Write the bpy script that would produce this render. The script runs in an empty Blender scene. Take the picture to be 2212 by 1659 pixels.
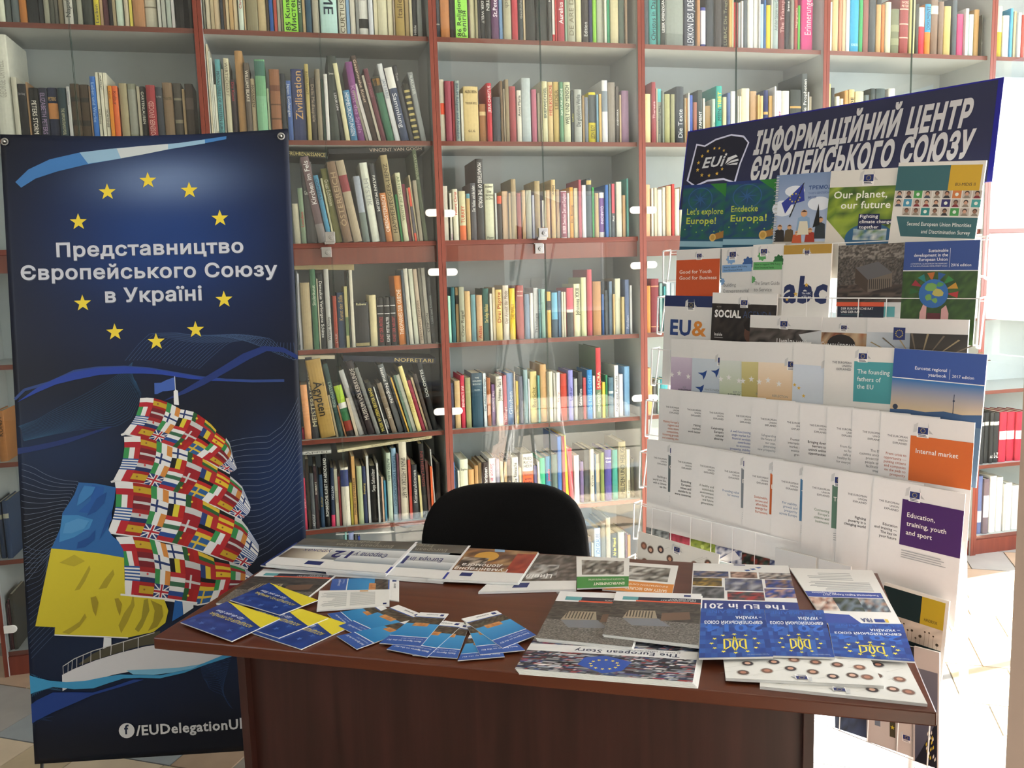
# Library corner with glazed bookcases, information desk, banner and brochure rack.
import bpy, bmesh, math, random
from mathutils import Vector, Matrix, Euler
R = math.radians
random.seed(7)
sc = bpy.context.scene
COL = sc.collection

# ------------------------------------------------------------------ camera
YAW, PITCH, ROLL = 0.2389, 0.1304, -0.0299
fw = Vector((math.sin(YAW) * math.cos(PITCH), math.cos(YAW) * math.cos(PITCH), -math.sin(PITCH)))
r0 = Vector((math.cos(YAW), -math.sin(YAW), 0)); u0 = r0.cross(fw)
rt = r0 * math.cos(ROLL) + u0 * math.sin(ROLL); upv = u0 * math.cos(ROLL) - r0 * math.sin(ROLL)
cd = bpy.data.cameras.new('camera'); cam = bpy.data.objects.new('camera', cd); COL.objects.link(cam)
cam.matrix_world = Matrix(((rt.x, upv.x, -fw.x, .2969), (rt.y, upv.y, -fw.y, -3.5113), (rt.z, upv.z, -fw.z, 1.4847), (0, 0, 0, 1)))
cd.sensor_fit = 'HORIZONTAL'; cd.sensor_width = 36; cd.lens = 1863.7 / 2212 * 36; cd.clip_start = .05; cd.clip_end = 200
sc.camera = cam
# ------------------------------------------------------------------ world, sun, window light, added left fill, exposure
sc.view_settings.view_transform = 'Standard'; sc.view_settings.look = 'None'
sc.view_settings.gamma = 1; sc.view_settings.use_curve_mapping = False
sc.view_settings.exposure = -0.1
wd = bpy.data.worlds.new('sky'); sc.world = wd; wd.use_nodes = True
wn = wd.node_tree; bg = wn.nodes['Background']
sk = wn.nodes.new('ShaderNodeTexSky'); sk.sky_type = 'NISHITA'; sk.sun_disc = False; sk.sun_elevation = R(33); sk.sun_rotation = R(90)
wn.links.new(sk.outputs[0], bg.inputs[0]); bg.inputs[1].default_value = 0.35
sd = bpy.data.lights.new('sun', 'SUN'); sd.energy = 120; sd.angle = R(.6); sd.color = (1, .95, .88)
so = bpy.data.objects.new('sun', sd); COL.objects.link(so)
so.rotation_euler = Vector((-.835, -.06, -.53)).to_track_quat('-Z', 'Y').to_euler()
def area(name, loc, tgt, w, h, power, col=(1, 1, 1)):
    d = bpy.data.lights.new(name, 'AREA'); d.shape = 'RECTANGLE'; d.size = w; d.size_y = h; d.energy = power; d.color = col
    o = bpy.data.objects.new(name, d); COL.objects.link(o); o.location = loc
    o.rotation_euler = (Vector(tgt) - Vector(loc)).to_track_quat('-Z', 'Z').to_euler(); return o
WINR = [(-.85, 1.55), (-3.0, 1.6), (-5.2, 1.7)]        # windows of the right wall: centre y, width
for (yc, ww), pw in zip(WINR, (150, 100, 100)): area('window_and_fill_light', (4.99, yc, 1.8), (0, yc, 1.8), ww - .05, 2.05, pw, (.95, .98, 1))
area('window_and_fill_light', (3.3, -6.98, 1.7), (3.3, 0, 1.7), 1.6, 1.5, 12, (.95, .98, 1))
area('window_and_fill_light', (-3.28, -3.4, 1.7), (0, -3.4, 1.7), 1.5, 1.5, 20, (.97, .98, 1))  # added fill lamp for banner and desk; no window known on this side

# ------------------------------------------------------------------ materials
def lin(h, g=1.0):
    c = [int(h[i:i + 2], 16) / 255 for i in (0, 2, 4)]
    return tuple((x / 12.92 if x <= .04045 else ((x + .055) / 1.055) ** 2.4) * g for x in c) + (1,)
MC = {}
def mat(name, hexc, rough=.5, metal=0, spec=.5, noise=None, bump=0, nscale=20, coat=0):
    if name in MC: return MC[name]
    m = bpy.data.materials.new(name); m.use_nodes = True; n = m.node_tree; b = n.nodes['Principled BSDF']; MC[name] = m
    b.inputs['Base Color'].default_value = lin(hexc); b.inputs['Roughness'].default_value = rough
    b.inputs['Metallic'].default_value = metal; b.inputs['Specular IOR Level'].default_value = spec; b.inputs['Coat Weight'].default_value = coat
    tc = n.nodes.new('ShaderNodeTexCoord'); nz = n.nodes.new('ShaderNodeTexNoise'); nz.inputs['Scale'].default_value = nscale; nz.inputs['Detail'].default_value = 4
    n.links.new(tc.outputs['Object'], nz.inputs['Vector'])
    rp = n.nodes.new('ShaderNodeValToRGB'); rp.color_ramp.elements[0].position = .3; rp.color_ramp.elements[1].position = .75
    a = lin(hexc); k = noise if noise else .06
    rp.color_ramp.elements[0].color = tuple(x * (1 - k) for x in a[:3]) + (1,); rp.color_ramp.elements[1].color = tuple(min(1, x * (1 + k)) for x in a[:3]) + (1,)
    n.links.new(nz.outputs[0], rp.inputs[0]); n.links.new(rp.outputs[0], b.inputs['Base Color'])
    if bump:
        bp = n.nodes.new('ShaderNodeBump'); bp.inputs['Strength'].default_value = bump; bp.inputs['Distance'].default_value = .002
        n.links.new(nz.outputs[0], bp.inputs['Height']); n.links.new(bp.outputs[0], b.inputs['Normal'])
    return m
def wood(name, c1, c2, rough, axis, scale=1.0):
    if name in MC: return MC[name]
    m = bpy.data.materials.new(name); m.use_nodes = True; n = m.node_tree; b = n.nodes['Principled BSDF']; MC[name] = m
    b.inputs['Roughness'].default_value = rough
    tc = n.nodes.new('ShaderNodeTexCoord'); mp = n.nodes.new('ShaderNodeMapping')
    s = [30 * scale, 30 * scale, 30 * scale]; s[axis] = 1.6 * scale; mp.inputs['Scale'].default_value = s
    n.links.new(tc.outputs['Object'], mp.inputs['Vector'])
    nz = n.nodes.new('ShaderNodeTexNoise'); nz.inputs['Scale'].default_value = 2.2; nz.inputs['Detail'].default_value = 8; nz.inputs['Distortion'].default_value = .6
    n.links.new(mp.outputs[0], nz.inputs['Vector'])
    rp = n.nodes.new('ShaderNodeValToRGB'); e = rp.color_ramp.elements; e[0].position = .32; e[0].color = lin(c1); e[1].position = .7; e[1].color = lin(c2)
    n.links.new(nz.outputs[0], rp.inputs[0]); n.links.new(rp.outputs[0], b.inputs['Base Color'])
    return m
def printmat(name, rough, spec=.5, wear=.05):
    m = bpy.data.materials.new(name); m.use_nodes = True; n = m.node_tree; b = n.nodes['Principled BSDF']
    at = n.nodes.new('ShaderNodeAttribute'); at.attribute_name = 'col'
    nz = n.nodes.new('ShaderNodeTexNoise'); nz.inputs['Scale'].default_value = 90; nz.inputs['Detail'].default_value = 3
    tc = n.nodes.new('ShaderNodeTexCoord'); n.links.new(tc.outputs['Object'], nz.inputs['Vector'])
    mr = n.nodes.new('ShaderNodeMapRange'); mr.inputs[3].default_value = 1 - wear; mr.inputs[4].default_value = 1 + wear
    n.links.new(nz.outputs[0], mr.inputs[0])
    mx = n.nodes.new('ShaderNodeVectorMath'); mx.operation = 'SCALE'; n.links.new(at.outputs['Color'], mx.inputs[0]); n.links.new(mr.outputs[0], mx.inputs['Scale'])
    n.links.new(mx.outputs[0], b.inputs['Base Color']); b.inputs['Roughness'].default_value = rough; b.inputs['Specular IOR Level'].default_value = spec
    return m
def glassmat(name, tint, boost=1.0):
    m = bpy.data.materials.new(name); m.use_nodes = True; n = m.node_tree; n.nodes.clear()
    o = n.nodes.new('ShaderNodeOutputMaterial'); t = n.nodes.new('ShaderNodeBsdfTransparent'); t.inputs[0].default_value = tint
    g = n.nodes.new('ShaderNodeBsdfGlossy'); g.inputs['Roughness'].default_value = 0.0
    lw = n.nodes.new('ShaderNodeLayerWeight'); lw.inputs[0].default_value = .5       # Schlick reflectance, same from both faces
    pw = n.nodes.new('ShaderNodeMath'); pw.operation = 'POWER'; pw.inputs[1].default_value = 5; n.links.new(lw.outputs['Facing'], pw.inputs[0])
    f = n.nodes.new('ShaderNodeMath'); f.operation = 'MULTIPLY_ADD'; f.inputs[1].default_value = .96; f.inputs[2].default_value = .04 * boost; n.links.new(pw.outputs[0], f.inputs[0])
    x = n.nodes.new('ShaderNodeMixShader'); n.links.new(f.outputs[0], x.inputs[0]); n.links.new(t.outputs[0], x.inputs[1]); n.links.new(g.outputs[0], x.inputs[2])
    n.links.new(x.outputs[0], o.inputs[0]); return m
M_BOOK = printmat('book_binding', .55, .35, .12); M_PRINT = printmat('printed_paper', .38, .4, .02); M_BAN = printmat('banner_vinyl', .42, .35, .02)
M_PAGES = mat('page_edges', 'd8d0bc', .85, noise=.12, nscale=60)
M_PAPER = mat('white_paper', 'e6e6e4', .6, noise=.02)
M_CASE = wood('bookcase_laminate', '6c3024', '7c3c2c', .42, 2, .6); M_CASEH = wood('bookcase_shelf_laminate', '6a3226', '7a3e30', .42, 0, .6)
M_BACK = mat('bookcase_back_panel', 'b8c0c2', .5, noise=.02); M_INNER = mat('pale_grey_laminate', 'b4b8b8', .5, noise=.02); M_DARK = mat('dark_gap', '140e0c', .6)
M_DESK = wood('desk_top_laminate', '50220f', '60301a', .34, 0, .5); M_DESK_SHADED = wood('desk_laminate_shaded', '2e140c', '40201a', .4, 2, .5)  # second one: same desk wood, shade of the front put into a darker tone
M_GLASS = glassmat('door_glass', (.97, .985, .975, 1)); M_EDGE = mat('glass_edge', '46564f', .3)
M_CHROME = mat('chrome', 'a8a8a6', .3, 1); M_WHITEP = mat('white_plastic', 'e8e8e4', .35); M_WIRE = mat('white_coated_wire', 'e4e6e8', .35)
M_CHAIR = mat('black_upholstery', '0a0a0b', .85, spec=.2, noise=.3, bump=.4, nscale=300); M_BLACKM = mat('black_metal', '101010', .4)
M_WALL = mat('wall_paint', 'c4c2bc', .8, noise=.02); M_CEIL = mat('ceiling_paint', 'd4d4d0', .85, noise=.02)
M_STUB = mat('beige_plaster', 'a08c80', .8, noise=.04, nscale=6); M_GROUT = mat('grout', '8c867c', .9, noise=.1)
def tilemat():
    m = bpy.data.materials.new('slate_tile'); m.use_nodes = True; n = m.node_tree; b = n.nodes['Principled BSDF']
    oi = n.nodes.new('ShaderNodeObjectInfo'); rp = n.nodes.new('ShaderNodeValToRGB'); el = rp.color_ramp.elements
    rp.color_ramp.interpolation = 'CONSTANT'
    cols = ['b4a488', '94928e', 'c4b49c', 'a8927c', '8c9498', 'ccc0ac']; el[0].color = lin(cols[0]); el[1].position = 1 / 6; el[1].color = lin(cols[1])
    for i in range(2, 6): e = el.new(i / 6); e.color = lin(cols[i])
    n.links.new(oi.outputs['Random'], rp.inputs[0])
    nz = n.nodes.new('ShaderNodeTexNoise'); nz.inputs['Scale'].default_value = 9; nz.inputs['Detail'].default_value = 6
    tc = n.nodes.new('ShaderNodeTexCoord'); n.links.new(tc.outputs['Object'], nz.inputs['Vector'])
    mr = n.nodes.new('ShaderNodeMapRange'); mr.inputs[3].default_value = .75; mr.inputs[4].default_value = 1.2; n.links.new(nz.outputs[0], mr.inputs[0])
    mx = n.nodes.new('ShaderNodeVectorMath'); mx.operation = 'SCALE'; n.links.new(rp.outputs[0], mx.inputs[0]); n.links.new(mr.outputs[0], mx.inputs['Scale'])
    n.links.new(mx.outputs[0], b.inputs['Base Color']); b.inputs['Roughness'].default_value = .35
    return m
M_TILE = tilemat()

# ------------------------------------------------------------------ helpers
def link(name, me, parent=None, m=None):
    o = bpy.data.objects.new(name, me); COL.objects.link(o)
    if m is not None and me is not None and not me.materials: me.materials.append(m)
    if parent is not None: o.parent = parent
    return o
def empty(name, loc=(0, 0, 0), rot=(0, 0, 0)):
    o = bpy.data.objects.new(name, None); COL.objects.link(o); o.location = loc; o.rotation_euler = rot; return o
def tag(o, label=None, cat=None, group=None, kind=None):
    if label: o['label'] = label
    if cat: o['category'] = cat
    if group: o['group'] = group
    if kind: o['kind'] = kind
    return o
class MB:
    """collects simple solids and builds one mesh object"""
    def __init__(s): s.v = []; s.f = []; s.c = []
    def box(s, x0, y0, z0, x1, y1, z1, c=None):
        b = len(s.v); s.v += [(x, y, z) for z in (z0, z1) for y in (y0, y1) for x in (x0, x1)]
        s.f += [tuple(b + i for i in q) for q in ((0, 2, 3, 1), (4, 5, 7, 6), (0, 1, 5, 4), (2, 6, 7, 3), (0, 4, 6, 2), (1, 3, 7, 5))]
        s.c += [c] * 6; return s
    def tube(s, p, q, r, n=8):
        p = Vector(p); q = Vector(q); d = (q - p).normalized(); a = d.orthogonal().normalized(); b2 = d.cross(a); b = len(s.v)
        for e in (p, q):
            for i in range(n): t = i * 2 * math.pi / n; s.v.append(tuple(e + a * math.cos(t) * r + b2 * math.sin(t) * r))
        for i in range(n): s.f.append((b + i, b + (i + 1) % n, b + n + (i + 1) % n, b + n + i)); s.c.append(None)
        s.f += [tuple(b + i for i in range(n))[::-1], tuple(b + n + i for i in range(n))]; s.c += [None, None]; return s
    def path(s, pts, r, n=6):
        for a, b in zip(pts, pts[1:]): s.tube(a, b, r, n)
        return s
    def prism(s, pts, y0, y1, c=None, axis=1):
        """extrudes a polygon given in (x, z) along y (axis 1) or in (x, y) along z (axis 2)"""
        b = len(s.v); n = len(pts)
        for yy in (y0, y1):
            for a, d in pts: s.v.append((a, yy, d) if axis == 1 else (a, d, yy))
        s.f += [tuple(range(b, b + n)), tuple(range(b + 2 * n - 1, b + n - 1, -1))] + [(b + i, b + n + i, b + n + (i + 1) % n, b + (i + 1) % n) for i in range(n)]
        s.c += [c] * (n + 2); return s
    def build(s, name, m, parent=None, bevel=0, smooth=False):
        me = bpy.data.meshes.new(name); me.from_pydata(s.v, [], s.f)
        if any(c is not None for c in s.c): paint(me, s.c)
        me.materials.append(m)
        bm = bmesh.new(); bm.from_mesh(me); bmesh.ops.recalc_face_normals(bm, faces=bm.faces); bm.to_mesh(me); bm.free()
        if smooth: me.shade_smooth()
        o = link(name, me, parent)
        if bevel: b = o.modifiers.new('bevel', 'BEVEL'); b.width = bevel; b.segments = 2; b.limit_method = 'ANGLE'
        return o
def paint(me, cols):
    at = me.color_attributes.new('col', 'FLOAT_COLOR', 'CORNER'); buf = []
    for p in me.polygons:
        c = cols[p.index]
        if c and isinstance(c[0], (tuple, list)): buf += [x for cc in c for x in cc]
        else: buf += list(c or (1, 1, 1, 1)) * p.loop_total
    at.data.foreach_set('color', buf)

# letters: outlines of the built-in face, filled by winding number, cached per letter; strings are set from them
from mathutils.geometry import delaunay_2d_cdt
FC = {}; GC = {}; AC = {}
_fc = bpy.data.curves.new('type', 'FONT'); _fo = bpy.data.objects.new('type', _fc); COL.objects.link(_fo); _fc.resolution_u = 2; _fc.fill_mode = 'NONE'
def _outline(t, bold):
    _fc.body = t
    dg = bpy.context.evaluated_depsgraph_get(); dg.update()
    me = bpy.data.meshes.new_from_object(_fo.evaluated_get(dg)); P = [tuple(x.co[:2]) for x in me.vertices]; E = [tuple(x.vertices) for x in me.edges]
    bpy.data.meshes.remove(me); return P, E
def _wide(t): P, E = _outline(t, 0); return max(p[0] for p in P) - min(p[0] for p in P)
def advance(ch):
    if ch not in AC: AC[ch] = _wide('H' + ch + 'H') - _wide('HH')
    return AC[ch]
def letter(ch, bold):
    k = (ch, bold)
    if k in GC: return GC[k]
    P, E = _outline(ch, bold)
    if len(P) < 3: GC[k] = ([], []); return GC[k]
    root = list(range(len(P)))
    for a, b in E:
        while root[a] != a: a = root[a]
        while root[b] != b: b = root[b]
        root[max(a, b)] = min(a, b)
    def top(i):
        while root[i] != i: i = root[i]
        return i
    groups = {}
    for i in range(len(P)): groups.setdefault(top(i), []).append(i)
    segs = [(l[i], l[(i + 1) % len(l)]) for l in groups.values() for i in range(len(l))]
    if bold:                                   # heavier strokes: every outline pushed outwards
        ar = lambda l: sum(P[l[i]][0] * P[l[(i + 1) % len(l)]][1] - P[l[(i + 1) % len(l)]][0] * P[l[i]][1] for i in range(len(l)))
        S = 1 if sum(ar(l) for l in groups.values()) > 0 else -1; Q = list(P)
        for l in groups.values():
            n = len(l)
            for i in range(n):
                a, b, c = P[l[i - 1]], P[l[i]], P[l[(i + 1) % n]]
                d1 = (b[0] - a[0], b[1] - a[1]); d2 = (c[0] - b[0], c[1] - b[1]); m1 = math.hypot(*d1) or 1e-9; m2 = math.hypot(*d2) or 1e-9
                nx = d1[1] / m1 + d2[1] / m2; ny = -d1[0] / m1 - d2[0] / m2; q = max(nx * nx + ny * ny, .6); k_ = 2 * bold * S / q
                Q[l[i]] = (b[0] + nx * k_, b[1] + ny * k_)
        P = Q
    V, _, F = delaunay_2d_cdt([Vector(p) for p in P], segs, [], 0, 1e-5)[:3]
    keep = []
    for f in F:
        cx_ = sum(V[i].x for i in f) / len(f); cy_ = sum(V[i].y for i in f) / len(f); w = 0
        for a, b in segs:
            (xa, ya), (xb, yb) = P[a], P[b]
            if (ya <= cy_) != (yb <= cy_):
                if xa + (cy_ - ya) / (yb - ya) * (xb - xa) > cx_: w += 1 if yb > ya else -1
        if w: keep.append(tuple(f))
    GC[k] = ([(v.x, v.y) for v in V], keep); return GC[k]
def glyphs(t, bold=0.0):
    k = (t, bold)
    if k in FC: return FC[k]
    v = []; f = []; x = 0
    for ch in t:
        if ch != ' ':
            gv, gf = letter(ch, bold); b = len(v); v += [(p[0] + x, p[1]) for p in gv]; f += [tuple(b + i for i in q) for q in gf]
        x += advance(ch) + bold * 1.4
    if not v: v = [(0, 0)]
    x0 = min(p[0] for p in v); x1 = max(p[0] for p in v)
    FC[k] = ([(p[0] - x0, p[1]) for p in v], f, max(x1 - x0, .01)); return FC[k]
CAPH = .69

class Art:
    """flat print: coloured pieces laid on a sheet W x H metres, each later piece a hair above the former"""
    STEP = .00006
    def __init__(s, W, H): s.W = W; s.H = H; s.v = []; s.f = []; s.c = []; s.l = 0
    def _add(s, pts, faces, cols, keep=False):
        if not keep: s.l += 1
        b = len(s.v); z = s.l * s.STEP
        s.v += [(x, y, z) for x, y in pts]; s.f += [tuple(b + i for i in f) for f in faces]
        s.c += cols if isinstance(cols, list) else [cols] * len(faces)
    def P(s, c, pts, g=1, keep=False):
        s._add([(x * s.W, y * s.H) for x, y in pts], [tuple(range(len(pts)))], lin(c, g) if isinstance(c, str) else c, keep); return s
    def R(s, c, x0, y0, x1, y1, keep=False): return s.P(c, [(x0, y0), (x1, y0), (x1, y1), (x0, y1)], 1, keep)
    def G(s, c0, c1, x0, y0, x1, y1, side=False):
        a, b = lin(c0), lin(c1); cc = (a, b, b, a) if side else (a, a, b, b)
        s._add([(x * s.W, y * s.H) for x, y in ((x0, y0), (x1, y0), (x1, y1), (x0, y1))], [(0, 1, 2, 3)], [cc]); return s
    def D(s, c, x, y, rx, ry=None, n=20):
        ry = ry if ry else rx * s.W / s.H
        return s.P(c, [(x + rx * math.cos(i * 2 * math.pi / n), y + ry * math.sin(i * 2 * math.pi / n)) for i in range(n)])
    def S(s, c, x, y, r, rot=0, keep=False):
        """five-pointed star, r as a fraction of the width"""
        k = s.W / s.H; pts = []
        for i in range(10):
            a = math.pi / 2 + rot + i * math.pi / 5; q = r if i % 2 == 0 else r * .4; pts.append((x + q * math.cos(a), y + q * math.sin(a) * k))
        b = [(x * 1.0, y)] + pts
        s._add([(u * s.W, v * s.H) for u, v in b], [(0, i + 1, (i + 1) % 10 + 1) for i in range(10)], lin(c), keep); return s
    def T(s, c, t, x, y, w, h, bold=0.0, shear=0, align='l', mn=.5):
        """text: baseline at y, cap height h (of H), fitted to at most width w (of W)"""
        v, f, tw = glyphs(t, bold); sy = h * s.H / CAPH; sx = w * s.W / tw
        if align != 'f': sx = min(sx, sy * .95)
        ox = x * s.W if align in 'lf' else (x * s.W - tw * sx if align == 'r' else x * s.W - tw * sx / 2)
        s._add([(ox + p[0] * sx + shear * p[1] * sy, y * s.H + p[1] * sy) for p in v], f, lin(c)); return s
    def N(s, pal, x0, y0, x1, y1, nx, ny, seed=1, smooth=True, st=1):
        """printed photograph: a mottled field of the palette's colours"""
        rr = random.Random(seed); pc = [lin(p) for p in pal]
        val = {}
        for j in range(ny + 1):
            run = None
            for i in range(nx + 1):
                if st > 1 and run and rr.random() < 1 - 1 / st: val[i, j] = run; continue
                a = rr.choice(pc); b = rr.choice(pc); t = rr.random() * .5
                run = tuple(a[k] * (1 - t) + b[k] * t for k in range(4)); val[i, j] = run
        pts = [((x0 + (x1 - x0) * i / nx) * s.W, (y0 + (y1 - y0) * j / ny) * s.H) for j in range(ny + 1) for i in range(nx + 1)]
        fs = []; cs = []
        for j in range(ny):
            for i in range(nx):
                fs.append((j * (nx + 1) + i, j * (nx + 1) + i + 1, (j + 1) * (nx + 1) + i + 1, (j + 1) * (nx + 1) + i))
                cs.append((val[i, j], val[i + 1, j], val[i + 1, j + 1], val[i, j + 1]) if smooth else val[i, j])
        s._add(pts, fs, cs); return s
    def lines(s, c, x0, y0, x1, y1, n, seed=1, rag=.3):
        """small text too fine to read: thin grey bars"""
        rr = random.Random(seed); dy = (y1 - y0) / n; s.l += 1
        for i in range(n): s.R(c, x0, y0 + dy * (i + .25), x1 - (x1 - x0) * rr.random() * rag, y0 + dy * (i + .6), True)
        return s
    def eu(s, x, y, w, wings=True, c='1c2c6c'):
        """commission emblem: blue flag with a ring of stars, two pale wings, caption bars"""
        k = s.W / s.H; h = w * .66 * k
        if wings:
            s.P('c4c6c8', [(x - w * .45, y + h * .1), (x - w * .1, y + h * .3), (x, y + h * 1.7), (x - w * .4, y + h * 1.3)])
            s.P('b4b6b8', [(x + w * 1.0, y + h * .2), (x + w * 1.5, y + h * .1), (x + w * 1.1, y + h * .7), (x + w * .95, y + h * 1.8)])
        s.R('f0f0f0', x - w * .08, y - h * .55, x + w * 1.08, y + h * 1.04); s.R(c, x, y, x + w, y + h); s.l += 1
        for i in range(12):
            a = i * math.pi / 6; s.D('e8d048', x + w / 2 + w * .22 * math.cos(a), y + h / 2 + w * .22 * k * math.sin(a), w * .035, None, 5); s.l -= 1
        s.l += 1; s.R('404858', x + w * .05, y - h * .22, x + w * .8, y - h * .1); s.R('404858', x + w * .05, y - h * .42, x + w * .9, y - h * .32, True); return s
    def mesh(s, name, fn, m, parent=None):
        me = bpy.data.meshes.new(name); me.from_pydata([fn(*p) for p in s.v], [], s.f); paint(me, s.c); me.materials.append(m)
        return link(name, me, parent)

# ------------------------------------------------------------------ room shell
YB = .36                                   # wall behind the bookcases
def structure(name, b, m, parent=None): o = b.build(name, m, parent); o['kind'] = 'structure'; return o
fl = structure('floor', MB().box(-3.3, -7.1, -.05, 5.2, YB + .1, -.004), M_GROUT)
structure('ceiling', MB().box(-3.3, -7.1, 3.1, 5.2, YB + .1, 3.2), M_CEIL)
structure('wall_back', MB().box(-3.3, YB, 0, 5.2, YB + .1, 3.1), M_WALL)
def wall_with_windows(name, axis, pos, lo, hi, wins, z0=.95, z1=2.45, th=.14):
    b = MB(); edges = [lo]
    def seg(a, c, za, zb):
        if axis == 0: b.box(pos, a, za, pos + th, c, zb)
        else: b.box(a, pos - th, za, c, pos, zb)
    seg(lo, hi, 0, z0); seg(lo, hi, z1, 3.1); cur = lo
    for yc, w in sorted(wins): seg(cur, yc - w / 2, z0, z1); cur = yc + w / 2
    seg(cur, hi, z0, z1); return structure(name, b, M_WALL)
wall_with_windows('wall_right', 0, 5.0, -7.1, YB + .1, WINR, .75, 2.85)
wall_with_windows('wall_left', 0, -3.44, -7.1, YB + .1, [(-3.4, 1.55)])  # opening made up to go with the added fill lamp
wall_with_windows('wall_front', 1, -7.0, -3.3, 5.0, [(3.3, 1.7)])
wi = 0
for ax, pos, wins in ((0, 5.07, WINR), (1, -7.06, [(3.3, 1.7)]), (0, -3.37, [(-3.4, 1.55)])):  # last entry frames the made-up opening on the left
    for c, w in wins:
        wi += 1; b = MB(); z0, z1 = (.75, 2.85) if pos > 5 else (.95, 2.45)
        def fr(a, c2, za, zb):
            if ax == 0: b.box(pos - .03, a, za, pos + .03, c2, zb)
            else: b.box(a, pos - .03, za, c2, pos + .03, zb)
        fr(c - w / 2, c + w / 2, z0, z0 + .05); fr(c - w / 2, c + w / 2, z1 - .05, z1)
        for q in (c - w / 2, c - .025, c + w / 2 - .05): fr(q, q + .05, z0 + .05, z1 - .05)
        structure('window_%d' % wi, b, M_WHITEP)
# beige end of a wall that stands close to the viewer
cx, cy = [1.2452,-2.5504]
st = structure('wall_stub', MB().box(0, 0, 0, .6, .2, 3.1), M_STUB); st.location = (cx, cy, 0); st.rotation_euler = (0, 0, R(-45))

# tiles, laid askew in courses of uneven lengths
tm = {}
def tile_mesh(w, h):
    k = (w, h)
    if k not in tm:
        g = .003; b = MB().box(-w / 2 + g, -h / 2 + g, -.006, w / 2 - g, h / 2 - g, 0); o = b.build('tile', M_TILE); tm[k] = o.data; bpy.data.objects.remove(o)
    return tm[k]
rr = random.Random(3); ca, sa = math.cos(R(-31)), math.sin(R(-31))
v = -5.2
nt = 0
while v < 3.6:
    hh = rr.choice((.2, .3, .3)); u = -4.0 + rr.random() * .3
    while u < 6.5:
        ww = rr.choice((.2, .3, .4)); x = (u + ww / 2) * ca - (v + hh / 2) * sa; y = (u + ww / 2) * sa + (v + hh / 2) * ca
        if ((-1.5 < x < .2 and -1.2 < y < .2) or (.9 < x < 4.6 and -2.4 < y < .2)) and nt < 290:
            t = link('tile', tile_mesh(ww, hh), fl); t.location = (x, y, 0); t.rotation_euler = (0, 0, R(-31)); nt += 1
        u += ww
    v += hh

# ------------------------------------------------------------------ bookcases
W = .8766
ZS = {"A":2.4128,"B":2.0109,"C":1.6153,"D":1.195,"E":0.8291,"F":0.4544,"G":0.092}
BT = .016; DEPTH = .335; TOP = 2.86
BAY = ['bookcase behind the tall banner', 'bookcase between banner and chair', 'bookcase behind the black chair', 'bookcase half hidden by the brochure rack', 'bookcase beyond the rack top', 'end bookcase past the rack, with red binders']
case = []
def banded(b, n, name, m_edge, parent=None):
    """a grey board whose first box (the front edge band) is reddish brown"""
    o = b.build(name, M_INNER, parent); o.data.materials.append(m_edge)
    for p in o.data.polygons:
        if p.center.y < n: p.material_index = 1
    return o
shelf_mesh = banded(MB().box(BT, .02, -.018, W - BT, .022, 0).box(BT, .022, -.018, W - BT, DEPTH - .006, 0), .0221, 'shelf', M_CASEH).data
bpy.data.objects.remove(bpy.data.objects['shelf'])
HINGE = [[815,1726],[903,1723],[1693,1726],[1775,1725],[805,1489],[903,1487],[1696,1491],[1773,1493],[817,914],[906,912],[1685,914],[1769,911],[-857,190]]
LOCK = [[433,1638],[416,1579],[1303,1638],[1285,1573]]
def pill(w, h, n=6):
    p = [(0, -h / 2), (w - h / 2, -h / 2)] + [(w - h / 2 + math.sin(math.pi * i / n) * h / 2, -math.cos(math.pi * i / n) * h / 2) for i in range(1, n)] + [(w - h / 2, h / 2), (0, h / 2)]
    return p
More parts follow.
